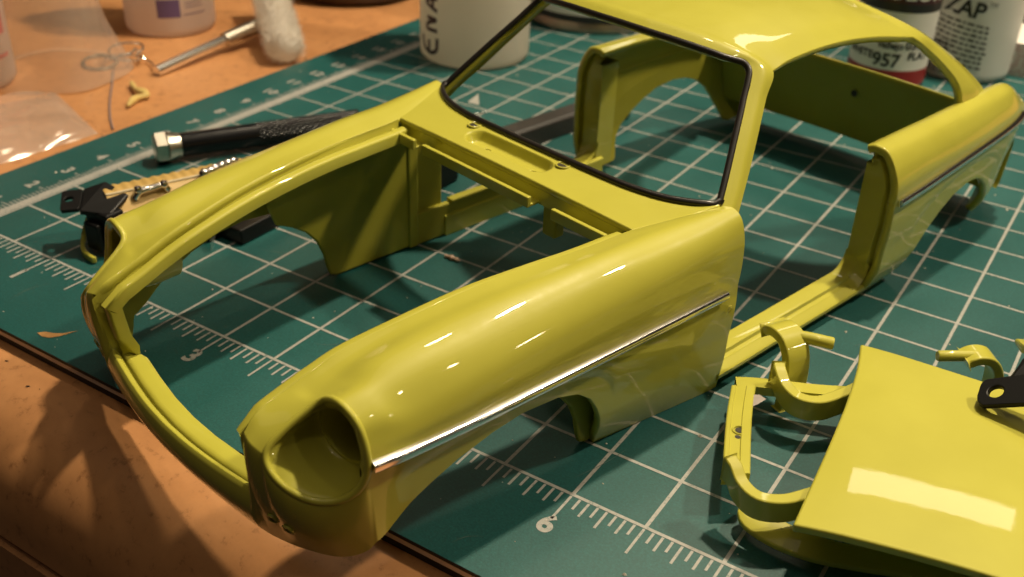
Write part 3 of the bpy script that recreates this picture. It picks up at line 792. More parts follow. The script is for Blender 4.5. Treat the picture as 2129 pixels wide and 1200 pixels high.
arm([(6.695,1.50,.36),(6.735,1.44,.345),(6.80,1.385,.30),(6.90,1.355,.265),(7.02,1.385,.265),(7.12,1.49,.29),(7.22,1.63,.33)], ap, 'hinge_arm')
arm([(6.825,.345,.40),(6.875,.315,.385),(6.945,.262,.335),(7.05,.235,.305),(7.18,.285,.305),(7.30,.40,.33),(7.42,.56,.36)], ap, 'hinge_arm')
# goose neck hinges standing on the mat, each with its peg
def goose(base, yaw, name_label, sc=1.0, along=False):
    t_ = thing('hinge_piece', base, name_label, 'car hinge', 'gooseneck hinges among the loose parts')
    c, s_ = math.cos(yaw), math.sin(yaw)
    def w3(P):
        P = np.array(P, float) * sc; return np.stack([base[0] + P[:, 0] * c - P[:, 1] * s_, base[1] + P[:, 0] * s_ + P[:, 1] * c, base[2] + P[:, 2]], 1)
    L = cr(np.array([(.0,0,.0),(.005,0,.12),(.0,0,.25),(-.02,0,.33),(-.075,0,.395),(-.15,0,.405),(-.215,0,.375)]), 28)
    T = np.gradient(L, axis=0); T /= np.linalg.norm(T, axis=1)[:, None]
    side_ = np.array([0, 1.0, 0]); N_ = np.cross(side_, T)
    V, F = sweep(L, [(-.075, -.028), (.075, -.028), (.075, .028), (-.075, .028)], side_, N_, closed_prof=True)
    o = mesh_obj('arm', w3(V), F, M['paint'], t_, angle=40); bevel(o, .012, 3)
    V, F = tube(np.array([(-.14, 0, .40), (-.24, 0, .398), (-.37, 0, .395), (-.378, 0, .395)] if along else [(-.10, .03, .385), (-.02, .10, .390), (.06, .165, .392), (.065, .170, .392)]), [.034, .034, .034, .028], 16)
    mesh_obj('peg', w3(V), F, M['paint'], t_)
    return t_
goose((6.77, 1.66, .0), math.radians(-30), 'yellow gooseneck hinge with round peg between the door sill and the tailgate frame', 1.3)
goose((7.92, 2.42, .0), math.radians(35), 'yellow gooseneck hinge with round peg behind the flat bonnet panel', 1.15, True)
# black hinge bracket of the second door, lying over the bonnet corner
def holed_plate(outer, c, r, th, n=40):
    """outer polygon in a local plane (list of 3D), round hole at c; returns thick plate"""
    P = np.array(outer, float); e1 = P[1] - P[0]; e1 /= np.linalg.norm(e1); nz_ = np.cross(P[1] - P[0], P[-1] - P[0]); nz_ /= np.linalg.norm(nz_); e2 = np.cross(nz_, e1)
    c = np.array(c, float)
    per = np.vstack([P, P[:1]]); d = np.r_[0, np.cumsum(np.linalg.norm(np.diff(per, axis=0), axis=1))]
    # sample the outline by angle around the hole centre
    ang = np.linspace(0, 2 * np.pi, n, endpoint=False); o_ = []
    Q = np.stack([(P - c) @ e1, (P - c) @ e2], 1)
    for a_ in ang:
        dx, dy = math.cos(a_), math.sin(a_); best = 9
        for i in range(len(Q)):
            p0, p1 = Q[i], Q[(i + 1) % len(Q)]; ex = p1 - p0; den = dx * ex[1] - dy * ex[0]
            if abs(den) < 1e-9: continue
            t1 = (p0[0] * ex[1] - p0[1] * ex[0]) / den; u_ = (p0[0] * dy - p0[1] * dx) / den
            if t1 > 0 and -1e-6 <= u_ <= 1 + 1e-6: best = min(best, t1)
        o_.append((best * dx, best * dy))
    o_ = np.array(o_); h_ = r * np.stack([np.cos(ang), np.sin(ang)], 1)
    def lift(q, z): return c + q[:, :1] * e1 + q[:, 1:] * e2 + nz_ * z
    V = np.vstack([lift(o_, th / 2), lift(h_, th / 2), lift(h_, -th / 2), lift(o_, -th / 2)])
    F = []
    for k in range(4):
        for j in range(n):
            a_ = k * n + j; b_ = k * n + (j + 1) % n; k2 = (k + 1) % 4
            F.append((a_, k2 * n + j, k2 * n + (j + 1) % n, b_))
    return V, F
def fix(o):
    bm = bmesh.new(); bm.from_mesh(o.data); bmesh.ops.recalc_face_normals(bm, faces=bm.faces); bm.to_mesh(o.data); bm.free(); return o
d2 = thing('door_assembly', (8.6, 2.0, .05), 'black hinge bracket and yellow skin of a door lying over the corner of the bonnet', 'car door')
pl = [(7.885,1.645,.60),(7.90,1.605,.59),(7.94,1.58,.58),(8.5,1.68,.58),(8.5,1.93,.66),(7.96,1.79,.655),(7.90,1.775,.65),(7.88,1.74,.64)]
o = fix(mesh_obj('hinge_bracket', *holed_plate(pl, (8.00, 1.692, .619), .046, .04), M['black'], d2, smooth=False)); bevel(o, .008, 2)
V, F = plate([(8.06,2.15,.62),(8.02,2.02,.55),(8.10,1.86,.58),(8.9,2.0,.62),(8.9,2.5,.85),(8.15,2.36,.85)], .12)
o = fix(mesh_obj('bracket_body', V, F, M['black'], d2, smooth=False)); bevel(o, .03, 3)
V, F = plate([(7.95,2.80,.42),(8.02,2.62,.46),(8.14,2.38,.60),(8.9,2.7,.70),(8.9,3.0,.5),(8.1,2.78,.46)], .05)
o = fix(mesh_obj('door_skin', V, F, M['paint'], d2, smooth=False)); bevel(o, .02, 3)

# ------------------------------------------------------------------ things left of the car
M['tan'] = mat_simple('tan_plastic', (0.50, 0.33, 0.10), 0.45, var=0.08, bumpd=0.002)
M['white_line'] = mat_simple('pale_plastic', (0.62, 0.52, 0.34), 0.5)
def glass_mat(name, tint, alpha, rough=0.05):
    m, nt, N, L, b = nodes(name); N.remove(b); out = N['Material Output']
    tr = N.new('ShaderNodeBsdfTransparent'); tr.inputs[0].default_value = (*tint, 1)
    gl = N.new('ShaderNodeBsdfGlossy'); gl.inputs['Roughness'].default_value = rough; gl.inputs['Color'].default_value = (.9, .88, .85, 1)
    df = N.new('ShaderNodeBsdfDiffuse'); df.inputs[0].default_value = (.75, .68, .60, 1)
    lw = N.new('ShaderNodeLayerWeight'); lw.inputs['Blend'].default_value = 0.5
    pw = N.new('ShaderNodeMath'); pw.operation = 'POWER'; pw.inputs[1].default_value = 4.0; L.new(lw.outputs['Facing'], pw.inputs[0])
    fr = N.new('ShaderNodeMath'); fr.operation = 'MULTIPLY_ADD'; fr.inputs[1].default_value = 0.5; fr.inputs[2].default_value = 0.035; L.new(pw.outputs[0], fr.inputs[0])
    wn = noise(nt, tex_coord(nt), 60.0, 3)
    m1 = N.new('ShaderNodeMixShader'); m2 = N.new('ShaderNodeMixShader')
    mr = N.new('ShaderNodeMapRange'); mr.inputs[3].default_value = alpha * .6; mr.inputs[4].default_value = alpha * 1.4
    L.new(wn, mr.inputs[0]); L.new(mr.outputs[0], m1.inputs[0]); L.new(tr.outputs[0], m1.inputs[1]); L.new(df.outputs[0], m1.inputs[2])
    L.new(fr.outputs[0], m2.inputs[0]); L.new(m1.outputs[0], m2.inputs[1]); L.new(gl.outputs[0], m2.inputs[2]); L.new(m2.outputs[0], out.inputs[0])
    return m
M['glass'] = glass_mat('clear_styrene', (.80, .93, .92), .05)
M['bag'] = glass_mat('clear_polythene', (.98, .96, .93), .16, .12)
M['cup'] = glass_mat('cloudy_clear_plastic', (.97, .94, .90), .20, .10)

d1 = thing('door_assembly', (1.7, 1.1, 0), 'tan trimmed door with chrome handles and black hinge bracket beside the car', 'car door')
U1 = np.array([.40, .917, 0]); U1 /= np.linalg.norm(U1); R1 = np.array([U1[1], -U1[0], 0]); A1 = np.array([1.03, .55, 0.0])
def d1w(a, b, z): return A1 + U1 * a + R1 * b + np.array([0, 0, z])
# tan card: ribbed upper strip, sloping face
na = 120; rows = []
for k in range(na + 1):
    a_ = k / na * 1.95; rb = .012 * (0.5 + .5 * math.sin(a_ / .085 * 2 * math.pi))
    rows.append([d1w(a_, .0, .10), d1w(a_, -.01, .40 + rb), d1w(a_, .02, .455 + rb), d1w(a_, .15, .462 + rb), d1w(a_, .175, .452), d1w(a_, .19, .45), d1w(a_, .27, .36), d1w(a_, .36, .29), d1w(a_, .46, .22), d1w(a_, .50, .06)])
g = np.array(rows)
o = fix(mesh_obj('door_card', *join((g.reshape(-1, 3), grid_faces(*g.shape[:2]) + [tuple(range(10)), tuple(range(na * 10, na * 10 + 10))])), M['tan'], d1, angle=50))
mesh_obj('edge_piping', *tube(np.array([d1w(k / 20 * 1.95, .182, .456) for k in range(21)]), .012, 8), M['white_line'], d1)
mesh_obj('edge_piping', *tube(np.array([d1w(k / 20 * 1.9, .33, .332) for k in range(21)]), .009, 8), M['white_line'], d1)
def handle(a0, a1, b0, z0, bead):
    P = np.array([d1w(a0, b0, z0), d1w(a0 + .03, b0 + .01, z0 + .05), d1w((a0 + a1) / 2, b0, z0 + .062), d1w(a1 - .03, b0 - .01, z0 + .06), d1w(a1, b0 - .01, z0 + .01)])
    L = cr(P, 22); V, F = tube(L, .026 + .006 * np.abs(np.linspace(-1, 1, 22)) ** 2, 12)
    h = mesh_obj('door_handle', V, F, M['chrome'], d1)
    for aa in (a0 + .03, a1 - .03):
        V, F = lathe([(.001, -.035), (.022, -.03), (.036, -.012), (.038, .006), (.028, .028), (.001, .036)], 16)
        q = d1w(aa, b0, z0 + .07); mesh_obj('handle_knob', V + q, F, M['chrome'], h)
handle(.22, .50, .24, .40, 0)
P = cr(np.array([d1w(.80 + .03 * k, .22 - .012 * k + .01 * (k % 2), .47 + .02 * (k % 2)) for k in range(13)]), 60)
mesh_obj('window_winder', *tube(P, .030 + .012 * np.abs(np.sin(np.linspace(0, 14, 60))), 10), M['chrome'], d1)
# black hinge bracket with a drilled tab
pl = [(.87,.30,.40),(1.02,.17,.385),(1.10,.24,.385),(1.18,.36,.40),(1.21,.56,.46),(1.05,.64,.49),(.93,.53,.46)]
pl = [(.845,.315,.445),(1.055,.125,.40),(1.165,.235,.40),(.965,.435,.455)]
o = fix(mesh_obj('hinge_bracket', *holed_plate(pl, (.985, .272, .423), .036, .035), M['black'], d1, smooth=False)); bevel(o, .006, 2)
V, F = plate([(.955,.445,.46),(1.165,.225,.405),(1.38,.36,.38),(1.30,.62,.44),(1.05,.60,.50)], .05)
o = fix(mesh_obj('bracket_body', V, F, M['black'], d1, smooth=False)); bevel(o, .012, 2)
V, F = join(box((1.12, .30, .06), (1.40, .48, .385)), box((1.16, .24, .05), (1.34, .30, .30)))
o = fix(mesh_obj('bracket_leg', V, F, M['black'], d1, smooth=False)); bevel(o, .02, 2)
# yellow skin edge curling under
P = cr(np.array([(.985,.425,.20),(1.00,.36,.12),(1.07,.27,.05),(1.19,.185,.035),(1.36,.15,.035)]), 20)
V, F = sweep(P, [(-.02,-.03),(.02,-.03),(.02,.03),(-.02,.03)], (.6, .8, 0), (0, 0, 1), closed_prof=True)
o = fix(mesh_obj('door_skin_edge', V, F, M['paint'], d1)); bevel(o, .01, 2)
o = fix(mesh_obj('door_skin', *plate([tuple(d1w(.0, .05, .075)), tuple(d1w(.02, .46, .05)), tuple(d1w(1.95, .46, .05)), tuple(d1w(1.95, .0, .08))], .045), M['paint'], d1, smooth=False)); bevel(o, .012, 2)
# vent window pane
V, F = plate([(1.95,.86,.008),(1.99,.93,.30),(1.80,1.02,.30),(1.85,.99,.10)], .018)
fix(mesh_obj('vent_pane', V, F, M['glass'], d1, smooth=False))
V, F = join(box((1.45, 1.08, .010), (2.10, 2.25, .15)), box((1.70, .95, .010), (1.84, 1.10, .10)), box((1.5, 1.2, .15), (1.9, 2.1, .22)))  # plain black boxes filling the dark area beyond the far wheel arch
o = fix(mesh_obj('black_block', V, F, M['black'], d1, smooth=False)); bevel(o, .015, 2)

# hobby knife
KA = np.array([.20, 1.80, .16]); KB = np.array([1.30, 3.62, .15]); KD = (KB - KA) / np.linalg.norm(KB - KA)
kn = thing('hobby_knife', (KA + KB) / 2 * [1, 1, 0], 'black hobby knife handle with hexagonal steel end and knurled grip', 'knife')
M['steel'] = mat_simple('brushed_steel', (0.62, 0.58, 0.50), 0.30, 1.0, var=0.08)
M['anod'] = mat_simple('black_anodised_handle', (0.006, 0.006, 0.007), 0.22, var=0.1, spec=.35)
def along(d): return KA + KD * d
def make_hex():
    e1 = np.cross(KD, [0, 0, 1]); e1 /= np.linalg.norm(e1); e2 = np.cross(e1, KD); V = []
    prof = [(0.0, .145), (.015, .160), (.115, .160), (.13, .145)]
    for d, r_ in prof:
        for k in range(6):
            a_ = k * math.pi / 3 + .5; V.append(along(d) + e1 * r_ * math.cos(a_) + e2 * r_ * math.sin(a_))
    F = grid_faces(4, 6, closed_v=True) + [tuple(range(6)), tuple(range(18, 24))]
    return fix(mesh_obj('hex_end', V, F, M['steel'], kn, smooth=False))
make_hex()
M['steel_d'] = M['steel']
mesh_obj('collar', *tube(np.array([along(.13), along(.16), along(.21), along(.25)]), [.150, .140, .125, .120], 32), M['steel'], kn)
mesh_obj('handle', *tube(np.array([along(x) for x in np.linspace(.25, 1.02, 12)]), .118, 32), M['anod'], kn)
# knurled grip: diamond relief as geometry
nl, nk = 170, 96; L = np.linspace(1.02, 2.1, nl); V = []
e1 = np.cross(KD, [0, 0, 1]); e1 /= np.linalg.norm(e1); e2 = np.cross(e1, KD)
for i, d in enumerate(L):
    for k in range(nk):
        a_ = k / nk * 2 * math.pi; r_ = .110 + .016 * abs(math.sin(a_ * 9 + d * 46)) * abs(math.sin(a_ * 9 - d * 46))
        V.append(along(d) + e1 * r_ * math.cos(a_) + e2 * r_ * math.sin(a_))
fix(mesh_obj('knurled_grip', V, grid_faces(nl, nk, closed_v=True) + [tuple(range(nk)), tuple(range((nl - 1) * nk, nl * nk))], M['anod'], kn, angle=50))

# black chassis rail behind the far sill
ch = thing('chassis_rail', (3.0, 4.6, 0), 'long black plastic chassis rail with rounded end lying beyond the far door opening', 'chassis part')
a0, a1 = np.array([2.45, 2.9, 0.0]), np.array([3.10, 5.65, 0.0]); dd = (a1 - a0) / np.linalg.norm(a1 - a0); rr = np.array([dd[1], -dd[0], 0])
V, F = sweep(np.array([a0 + dd * t_ for t_ in np.linspace(0, np.linalg.norm(a1 - a0), 20)]), [(-.10, .004), (-.10, .22), (.10, .22), (.13, .19), (.13, .004)], rr, (0, 0, 1), closed_prof=True)
M['grey_black'] = mat_simple('worn_black_plastic', (0.030, 0.027, 0.026), 0.42, var=0.2, bumpd=.002)
o = fix(mesh_obj('rail', V, F, M['grey_black'], ch, angle=30)); bevel(o, .012, 2)
o = fix(mesh_obj('end_block', *box((2.36, 2.55, .003), (2.80, 3.30, .40)), M['black'], ch, smooth=False)); bevel(o, .03, 3)
c0 = a1 + dd * .12
V, F = lathe([(.001, .004), (.22, .004), (.25, .03), (.25, .30), (.22, .335), (.001, .335)], 40)
o = fix(mesh_obj('end_boss', V + c0, F, M['black'], ch, angle=40))
mesh_obj('boss_pin', *(lambda VF: (VF[0] + c0 + np.array([.02, -.17, .335]), VF[1]))(lathe([(.001, .03), (.045, .028), (.05, 0)], 20)), M['white_line'], ch)
V, F = box((2.45, 2.75, .402), (2.72, 3.20, .43)); o = fix(mesh_obj('chrome_clip', V, F, M['chrome'], ch, smooth=False)); bevel(o, .01, 2)

# ------------------------------------------------------------------ bottles and tins at the back
def plastic(name, col):
    m, nt, N, L, b = nodes(name); out = N['Material Output']
    f = noise(nt, tex_coord(nt), 30.0, 3); cl = ramp(nt, f, [(.3, [c * .93 for c in col]), (.7, col)])
    L.new(cl, b.inputs['Base Color']); b.inputs['Roughness'].default_value = .35
    tl = N.new('ShaderNodeBsdfTranslucent'); L.new(cl, tl.inputs[0])
    mx = N.new('ShaderNodeMixShader'); mx.inputs[0].default_value = .6
    L.new(b.outputs[0], mx.inputs[1]); L.new(tl.outputs[0], mx.inputs[2]); L.new(mx.outputs[0], out.inputs[0]); return m
M['hdpe'] = plastic('milky_plastic', (0.93, 0.89, 0.80))
M['hdpe2'] = plastic('clear_milky_plastic', (0.90, 0.80, 0.74))
M['white_lab'] = mat_simple('white_label_paper', (0.80, 0.77, 0.72), 0.5, var=.03)
M['ink'] = mat_simple('black_label_ink', (0.02, 0.018, 0.018), 0.5)
M['marker'] = mat_simple('purple_black_marker', (0.035, 0.012, 0.03), 0.4)
M['violet'] = mat_simple('violet_label_ink', (0.13, 0.085, 0.20), 0.5)
M['red'] = mat_simple('red_label_ink', (0.33, 0.018, 0.018), 0.4)
M['maroon'] = mat_simple('maroon_label_ink', (0.06, 0.012, 0.016), 0.4)
M['pink'] = mat_simple('pink_label_ink', (0.62, 0.20, 0.19), 0.5, var=.2)
M['tin'] = mat_simple('tarnished_tin', (0.42, 0.36, 0.30), 0.35, 1.0, var=.2)
def bottle(name, c, r, h, mat, label, cat, z0=0.0, neck=True):
    t_ = thing(name, (c[0], c[1], z0), label, cat)
    pr = [(.001, .012), (r * .80, .012), (r * .86, .004), (r * .93, .012), (r * .985, .05), (r, .11), (r, h * .82), (r * .94, h * .89), (r * .6, h * .96), (r * .42, h)]
    V, F = lathe(pr, 72); fix(mesh_obj('bottle_wall', V + np.array([c[0], c[1], z0]), F, mat, t_, angle=50))
    if neck:
        V, F = lathe([(r * .40, h), (r * .40, h + .12), (r * .46, h + .12), (r * .46, h + .45), (r * .40, h + .48), (.001, h + .48)], 48)
        fix(mesh_obj('cap', V + np.array([c[0], c[1], z0]), F, M['white_lab'], t_, angle=40))
    return t_
def wrap(c, r, az, VF, z, scale=1.0, rot=0.0):
    """lay flat letters (x right, y up) round a bottle; az = heading of the outward normal"""
    V, F = VF; V = np.array(V) * scale
    x = V[:, 0] * math.cos(rot) - V[:, 1] * math.sin(rot); y = V[:, 0] * math.sin(rot) + V[:, 1] * math.cos(rot)
    a_ = az + x / r
    return np.stack([c[0] + r * np.cos(a_), c[1] + r * np.sin(a_), z + y], 1), F
def patch(x0, x1, y0, y1, n=24):
    xs_ = np.linspace(x0, x1, n); V = np.array([(x, y, 0) for x in xs_ for y in (y0, y1)])
    return V, [(2 * i, 2 * i + 2, 2 * i + 3, 2 * i + 1) for i in range(n - 1)]
def facing(c): return math.atan2(CAM[1] - c[1], CAM[0] - c[0])
# 1 thinner bottle with handwriting
c = (.73, 6.56); r_ = .70
b1 = bottle('thinner_bottle', c, r_, 3.6, M['hdpe'], 'milky plastic bottle with Enamel handwritten up its side', 'bottle')
def stroke(pts, w_=.045): 
    L = cr(np.array([(p_[0], p_[1], 0) for p_ in pts]), 6 * len(pts)); T = np.gradient(L, axis=0); N_ = np.stack([-T[:, 1], T[:, 0], 0 * T[:, 0]], 1); N_ /= np.linalg.norm(N_, axis=1)[:, None] + 1e-9
    V = np.empty((2 * len(L), 3)); V[0::2] = L - N_ * w_ / 2; V[1::2] = L + N_ * w_ / 2
    return V, [(2 * i, 2 * i + 2, 2 * i + 3, 2 * i + 1) for i in range(len(L) - 1)]
hand = [stroke([(.15,.28),(.03,.24),(-.02,.12),(.02,.02),(.16,.0)]), stroke([(.0,.14),(.12,.14)]),
        stroke([(.24,.0),(.25,.18),(.30,.16),(.36,.02),(.37,.17)]), stroke([(.46,.0),(.54,.19),(.60,.0)]), stroke([(.49,.07),(.58,.07)]),
        stroke([(.68,.0),(.70,.18),(.76,.05),(.82,.18),(.86,.0)]), stroke([(1.02,.19),(.93,.18),(.93,.0),(1.04,.0)]), stroke([(.93,.10),(1.01,.10)]), stroke([(1.12,.20),(1.12,0),(1.22,0)])]
hv = join(*hand)
mesh_obj('handwriting', *wrap(c, r_ + .004, facing(c) - .72, hv, .17, 1.12, math.pi / 2), M['marker'], b1, smooth=False)
# 2 paint tin
c = (1.05, 9.15); r_ = 1.02
b2 = thing('paint_tin', (c[0], c[1], 0), 'round tin with pale printed label behind the milky bottle', 'tin')
V, F = lathe([(.001, .03), (r_ * .95, .03), (r_ * .97, .0), (r_ * 1.02, .02), (r_ * 1.02, .10), (r_, .13), (r_, 2.6), (r_ * 1.02, 2.66), (.001, 2.66)], 72); fix(mesh_obj('can', V + [c[0], c[1], 0], F, M['tin'], b2))
V, F = lathe([(r_ + .004, .22), (r_ + .004, 2.4)], 72); fix(mesh_obj('paper_label', V + [c[0], c[1], 0], F, M['white_lab'], b2))
mesh_obj('dark_band', *wrap(c, r_ + .008, facing(c), patch(-1.3, 1.3, 0, .09), .15), M['ink'], b2, smooth=False)
mesh_obj('label_print', *wrap(c, r_ + .009, facing(c), text_mesh('AND HEAT', .16), .47), M['ink'], b2, smooth=False)
# 3 acrylic paint dropper bottle
c = (5.33, 9.02); r_ = .47
b3 = bottle('dropper_bottle', c, r_, 2.2, M['hdpe'], 'small paint dropper bottle with white label, red band and number 957', 'bottle')
az = facing(c)
mesh_obj('label_white', *wrap(c, r_ + .004, az, patch(-1.3, 1.3, 0, .95, 60), .24), M['white_lab'], b3)
mesh_obj('label_red', *wrap(c, r_ + .006, az, patch(-1.3, 1.3, 0, .20, 60), .06), M['red'], b3)
mesh_obj('label_maroon', *wrap(c, r_ + .006, az, patch(-1.3, 1.3, 0, .7, 60), 1.02), M['maroon'], b3)
mesh_obj('label_black', *wrap(c, r_ + .007, az, patch(-1.0, 1.0, 0, .10, 40), .97), M['ink'], b3)
mesh_obj('label_box', *wrap(c, r_ + .007, az, patch(-.10, .16, 0, .10, 10), .715), M['ink'], b3)
for txt, sz, x, z_, m_ in [('957', .22, -.02, .375, 'ink'), ('WHITE', .13, -.38, .42, 'ink'), ('FLAT', .13, .37, .44, 'ink'), ('vallejo', .12, .0, .565, 'ink'), ('031', .15, .28, .575, 'ink'), ('COLOR', .26, .10, 1.20, 'white_lab')]:
    mesh_obj('label_text', *wrap(c, r_ + .010, az + x / r_, text_mesh(txt, sz, 1.0, .03), z_), M[m_], b3, smooth=False)
# 4 glue bottle
c = (6.02, 10.05); r_ = .60
b4 = bottle('glue_bottle', c, r_, 2.8, M['white_lab'], 'white glue bottle with ZAP lettering and barcode behind the car tail', 'bottle')
az = facing(c)
mesh_obj('label_text', *wrap(c, r_ + .006, az - .17, text_mesh('ZAP', .27, 1.0, .03), .93, 1, -.12), M['ink'], b4, smooth=False)
mesh_obj('label_text', *wrap(c, r_ + .006, az + .36, text_mesh('TM', .08), 1.0, 1, -.12), M['ink'], b4, smooth=False)
mesh_obj('label_text', *wrap(c, r_ + .006, az - .74, text_mesh('el', .20), 1.02, 1, -.12), M['ink'], b4, smooth=False)
random.seed(9)
for k in range(9):
    ww = []; x = -.42 + .02 * k
    while x < .34 - .015 * k:
        w_ = random.uniform(.03, .11); ww.append(patch(x, x + w_, 0, random.uniform(.022, .030), 3)); x += w_ + .022
    mesh_obj('small_print', *wrap(c, r_ + .006, az - .15 + .02 * k, join(*ww), .75 - .066 * k, 1, -.14), M['ink'], b4, smooth=False)
random.seed(3); x = -.62
while x < -.16:
    w_ = random.choice([.008, .012, .02, .026]); mesh_obj('barcode_bar', *wrap(c, r_ + .006, az, patch(x, x + w_, 0, .42, 2), .08 - .10 * x * 0), M['ink'], b4, smooth=False); x += w_ + random.choice([.012, .018, .024])
# 5 printed carton and dark box at the right edge
kt = thing('printed_carton', (6.95, 10.3, 0), 'small pale carton with rows of red print at the far right', 'carton')
mesh_obj('carton_body', *box((6.42, 10.2, .002), (7.9, 11.2, .43)), M['white_lab'], kt, smooth=False)
random.seed(5)
for k in range(12):
    x = 6.45
    while x < 7.3:
        w_ = random.uniform(.03, .12); mesh_obj('print_word', *(lambda VF: (np.stack([VF[0][:, 0], np.full(len(VF[0]), 10.1975), VF[0][:, 1]], 1), VF[1]))(patch(x, x + w_, .40 - k * .033, .413 - k * .033, 2)), M['pink'], kt, smooth=False); x += w_ + .025
bx = thing('dark_box', (7.3, 13.2, 0), 'black box standing behind the printed carton', 'box')
o = mesh_obj('box_body', *box((6.15, 12.8, -.1245), (9.2, 13.8, 1.8)), M['black'], bx, smooth=False); bevel(o, .03, 2)
# 6 left: bottle with violet print, pink printed bottle, dark dish
c = (-3.44, 5.22); r_ = .60
b6 = bottle('alcohol_bottle', c, r_, 2.8, M['hdpe2'], 'translucent bottle with violet printed square on the bare desk', 'bottle', DZ)
az = facing(c)
mesh_obj('violet_square', *wrap(c, r_ + .005, az, patch(-.17, .13, 0, .24, 16), DZ + .28), M['violet'], b6, smooth=False)
mesh_obj('violet_lines', *join(wrap(c, r_ + .005, az, patch(-.50, .42, 0, .035, 30), DZ + .62), wrap(c, r_ + .005, az, patch(-.42, .50, 0, .012, 30), DZ + .57), wrap(c, r_ + .005, az, patch(.17, .50, 0, .012, 16), DZ + .30), wrap(c, r_ + .005, az, patch(.2, .46, 0, .01, 16), DZ + .40), wrap(c, r_ + .005, az, patch(.2, .46, 0, .01, 16), DZ + .45)), M['violet'], b6, smooth=False)
c = (-3.62, 2.20); r_ = .60
b7 = bottle('pink_label_bottle', c, r_, 2.6, M['hdpe2'], 'translucent bottle with pink printed label beside the clear cup', 'bottle', DZ)
az = facing(c)
mesh_obj('pink_print', *join(wrap(c, r_ + .005, az, patch(-.9, .66, 0, .5, 40), DZ + .62), wrap(c, r_ + .005, az, patch(-.9, .66, 0, .05, 40), DZ + .35)), M['pink'], b7, smooth=False)
M['dark_dish'] = mat_simple('dark_brown_glaze', (0.045, 0.022, 0.012), 0.35)
V, F = lathe([(.001, .0), (.95, .0), (1.05, .06), (1.12, .25), (1.10, .9), (1.0, .9), (1.0, .2), (.001, .15)], 64)
tag(fix(mesh_obj('dark_dish', V + [-2.75, 8.25, DZ], F, M['dark_dish'], None, origin=(-2.75, 8.25, DZ))), 'dark brown round dish standing on the desk beyond the mat', 'dish')
# 7 clear cup and clear packet
rng = np.random.RandomState(4)
def crumple(P, amp, fr):
    P = np.array(P); o = np.zeros(len(P))
    for k in range(6):
        d = rng.randn(3) * fr; o += np.sin(P @ d + rng.rand() * 6)
    return o * amp
pr = [(.80, .0), (.83, .02), (.80, .10), (.74, .3), (.66, .6), (.58, .9), (.50, 1.2), (.46, 1.5)]
V, F = lathe(pr, 80); V = V * [1, 1.0, 1]; f_ = crumple(V, .018, 5); V[:, :2] *= (1 + f_)[:, None]
tag(mesh_obj('clear_cup', V + [-3.02, 3.08, DZ + .004], F, M['cup'], None, origin=(-3.02, 3.08, DZ)), 'upturned cloudy clear plastic cup on the desk', 'cup')
na_, nb_ = 60, 50; P = []
q00, q10, q11, q01 = np.array([-1.22, .98, 0]), np.array([-1.10, 2.12, 0]), np.array([-2.42, 2.60, 0]), np.array([-3.0, 1.2, 0])
for i in range(na_):
    for j in range(nb_):
        u_, v_ = i / (na_ - 1), j / (nb_ - 1)
        q = q00 * (1 - u_) * (1 - v_) + q10 * u_ * (1 - v_) + q11 * u_ * v_ + q01 * (1 - u_) * v_
        e = min(u_, 1 - u_, v_, 1 - v_) * 6; q = q + [0, 0, DZ + .006 + .13 * min(1, e) ** .8]
        P.append(q)
P = np.array(P); P[:, 2] += np.abs(crumple(P * [1, 1, 0], .016, 4.5)) * np.clip((P[:, 2] - DZ) * 10, 0, 1)
V, F = P, grid_faces(na_, nb_)
base = P.copy(); base[:, 2] = DZ + .004
V, F = join((P, F), (base, grid_faces(na_, nb_)))
tag(mesh_obj('clear_packet', V, F, M['bag'], None, origin=(-1.9, 1.7, DZ)), 'clear crumpled plastic packet lying beside the mat corner', 'plastic packet')
# 8 cotton dauber with steel rod
db = thing('cotton_dauber', (-2.0, 4.6, DZ), 'white fluffy cotton dauber on a steel rod on the desk', 'swab')
ra, rb_, rc = np.array([-2.02, 3.72, DZ + .06]), np.array([-2.02, 4.85, DZ + .17]), np.array([-1.98, 5.52, DZ + .24])
mesh_obj('rod', *tube(np.array([ra, ra * .5 + rb_ * .5, rb_]), .068, 20), M['chrome'], db)
mesh_obj('sleeve', *tube(np.array([rb_, rb_ * .5 + rc * .5, rc]), .095, 20), M['steel'], db)
M['cotton'] = plastic('white_cotton', (0.93, 0.89, 0.82))
ca, cb = np.array([-2.72, 6.35, DZ + .62]), np.array([-1.00, 4.92, DZ + .20]); nd = (cb - ca) / np.linalg.norm(cb - ca)
e1 = np.cross(nd, [0, 0, 1]); e1 /= np.linalg.norm(e1); e2 = np.cross(e1, nd); V = []; nL, nK = 150, 120; Lc = np.linalg.norm(cb - ca)
rng = np.random.RandomState(2)
def fuzz(i, k): return 0
ph = rng.rand(30) * 6.28; fq = rng.randint(2, 16, (30, 2))
for i in range(nL):
    u_ = i / (nL - 1); end = min(1, math.sqrt(max(0, 1 - max(0, (u_ - .90) / .10) ** 2)))
    for k in range(nK):
        a_ = k / nK * 2 * math.pi
        n_ = sum(math.sin(fq[q, 0] * a_ + fq[q, 1] * u_ * 14 + ph[q]) for q in range(30)) / 30
        r_ = (.20 + .09 * n_ + .03 * rng.rand()) * end + .002
        V.append(ca + nd * (u_ * Lc) + e1 * r_ * math.cos(a_) + e2 * r_ * math.sin(a_))
fix(mesh_obj('cotton_head', V, grid_faces(nL, nK, closed_v=True), M['cotton'], db, angle=180))
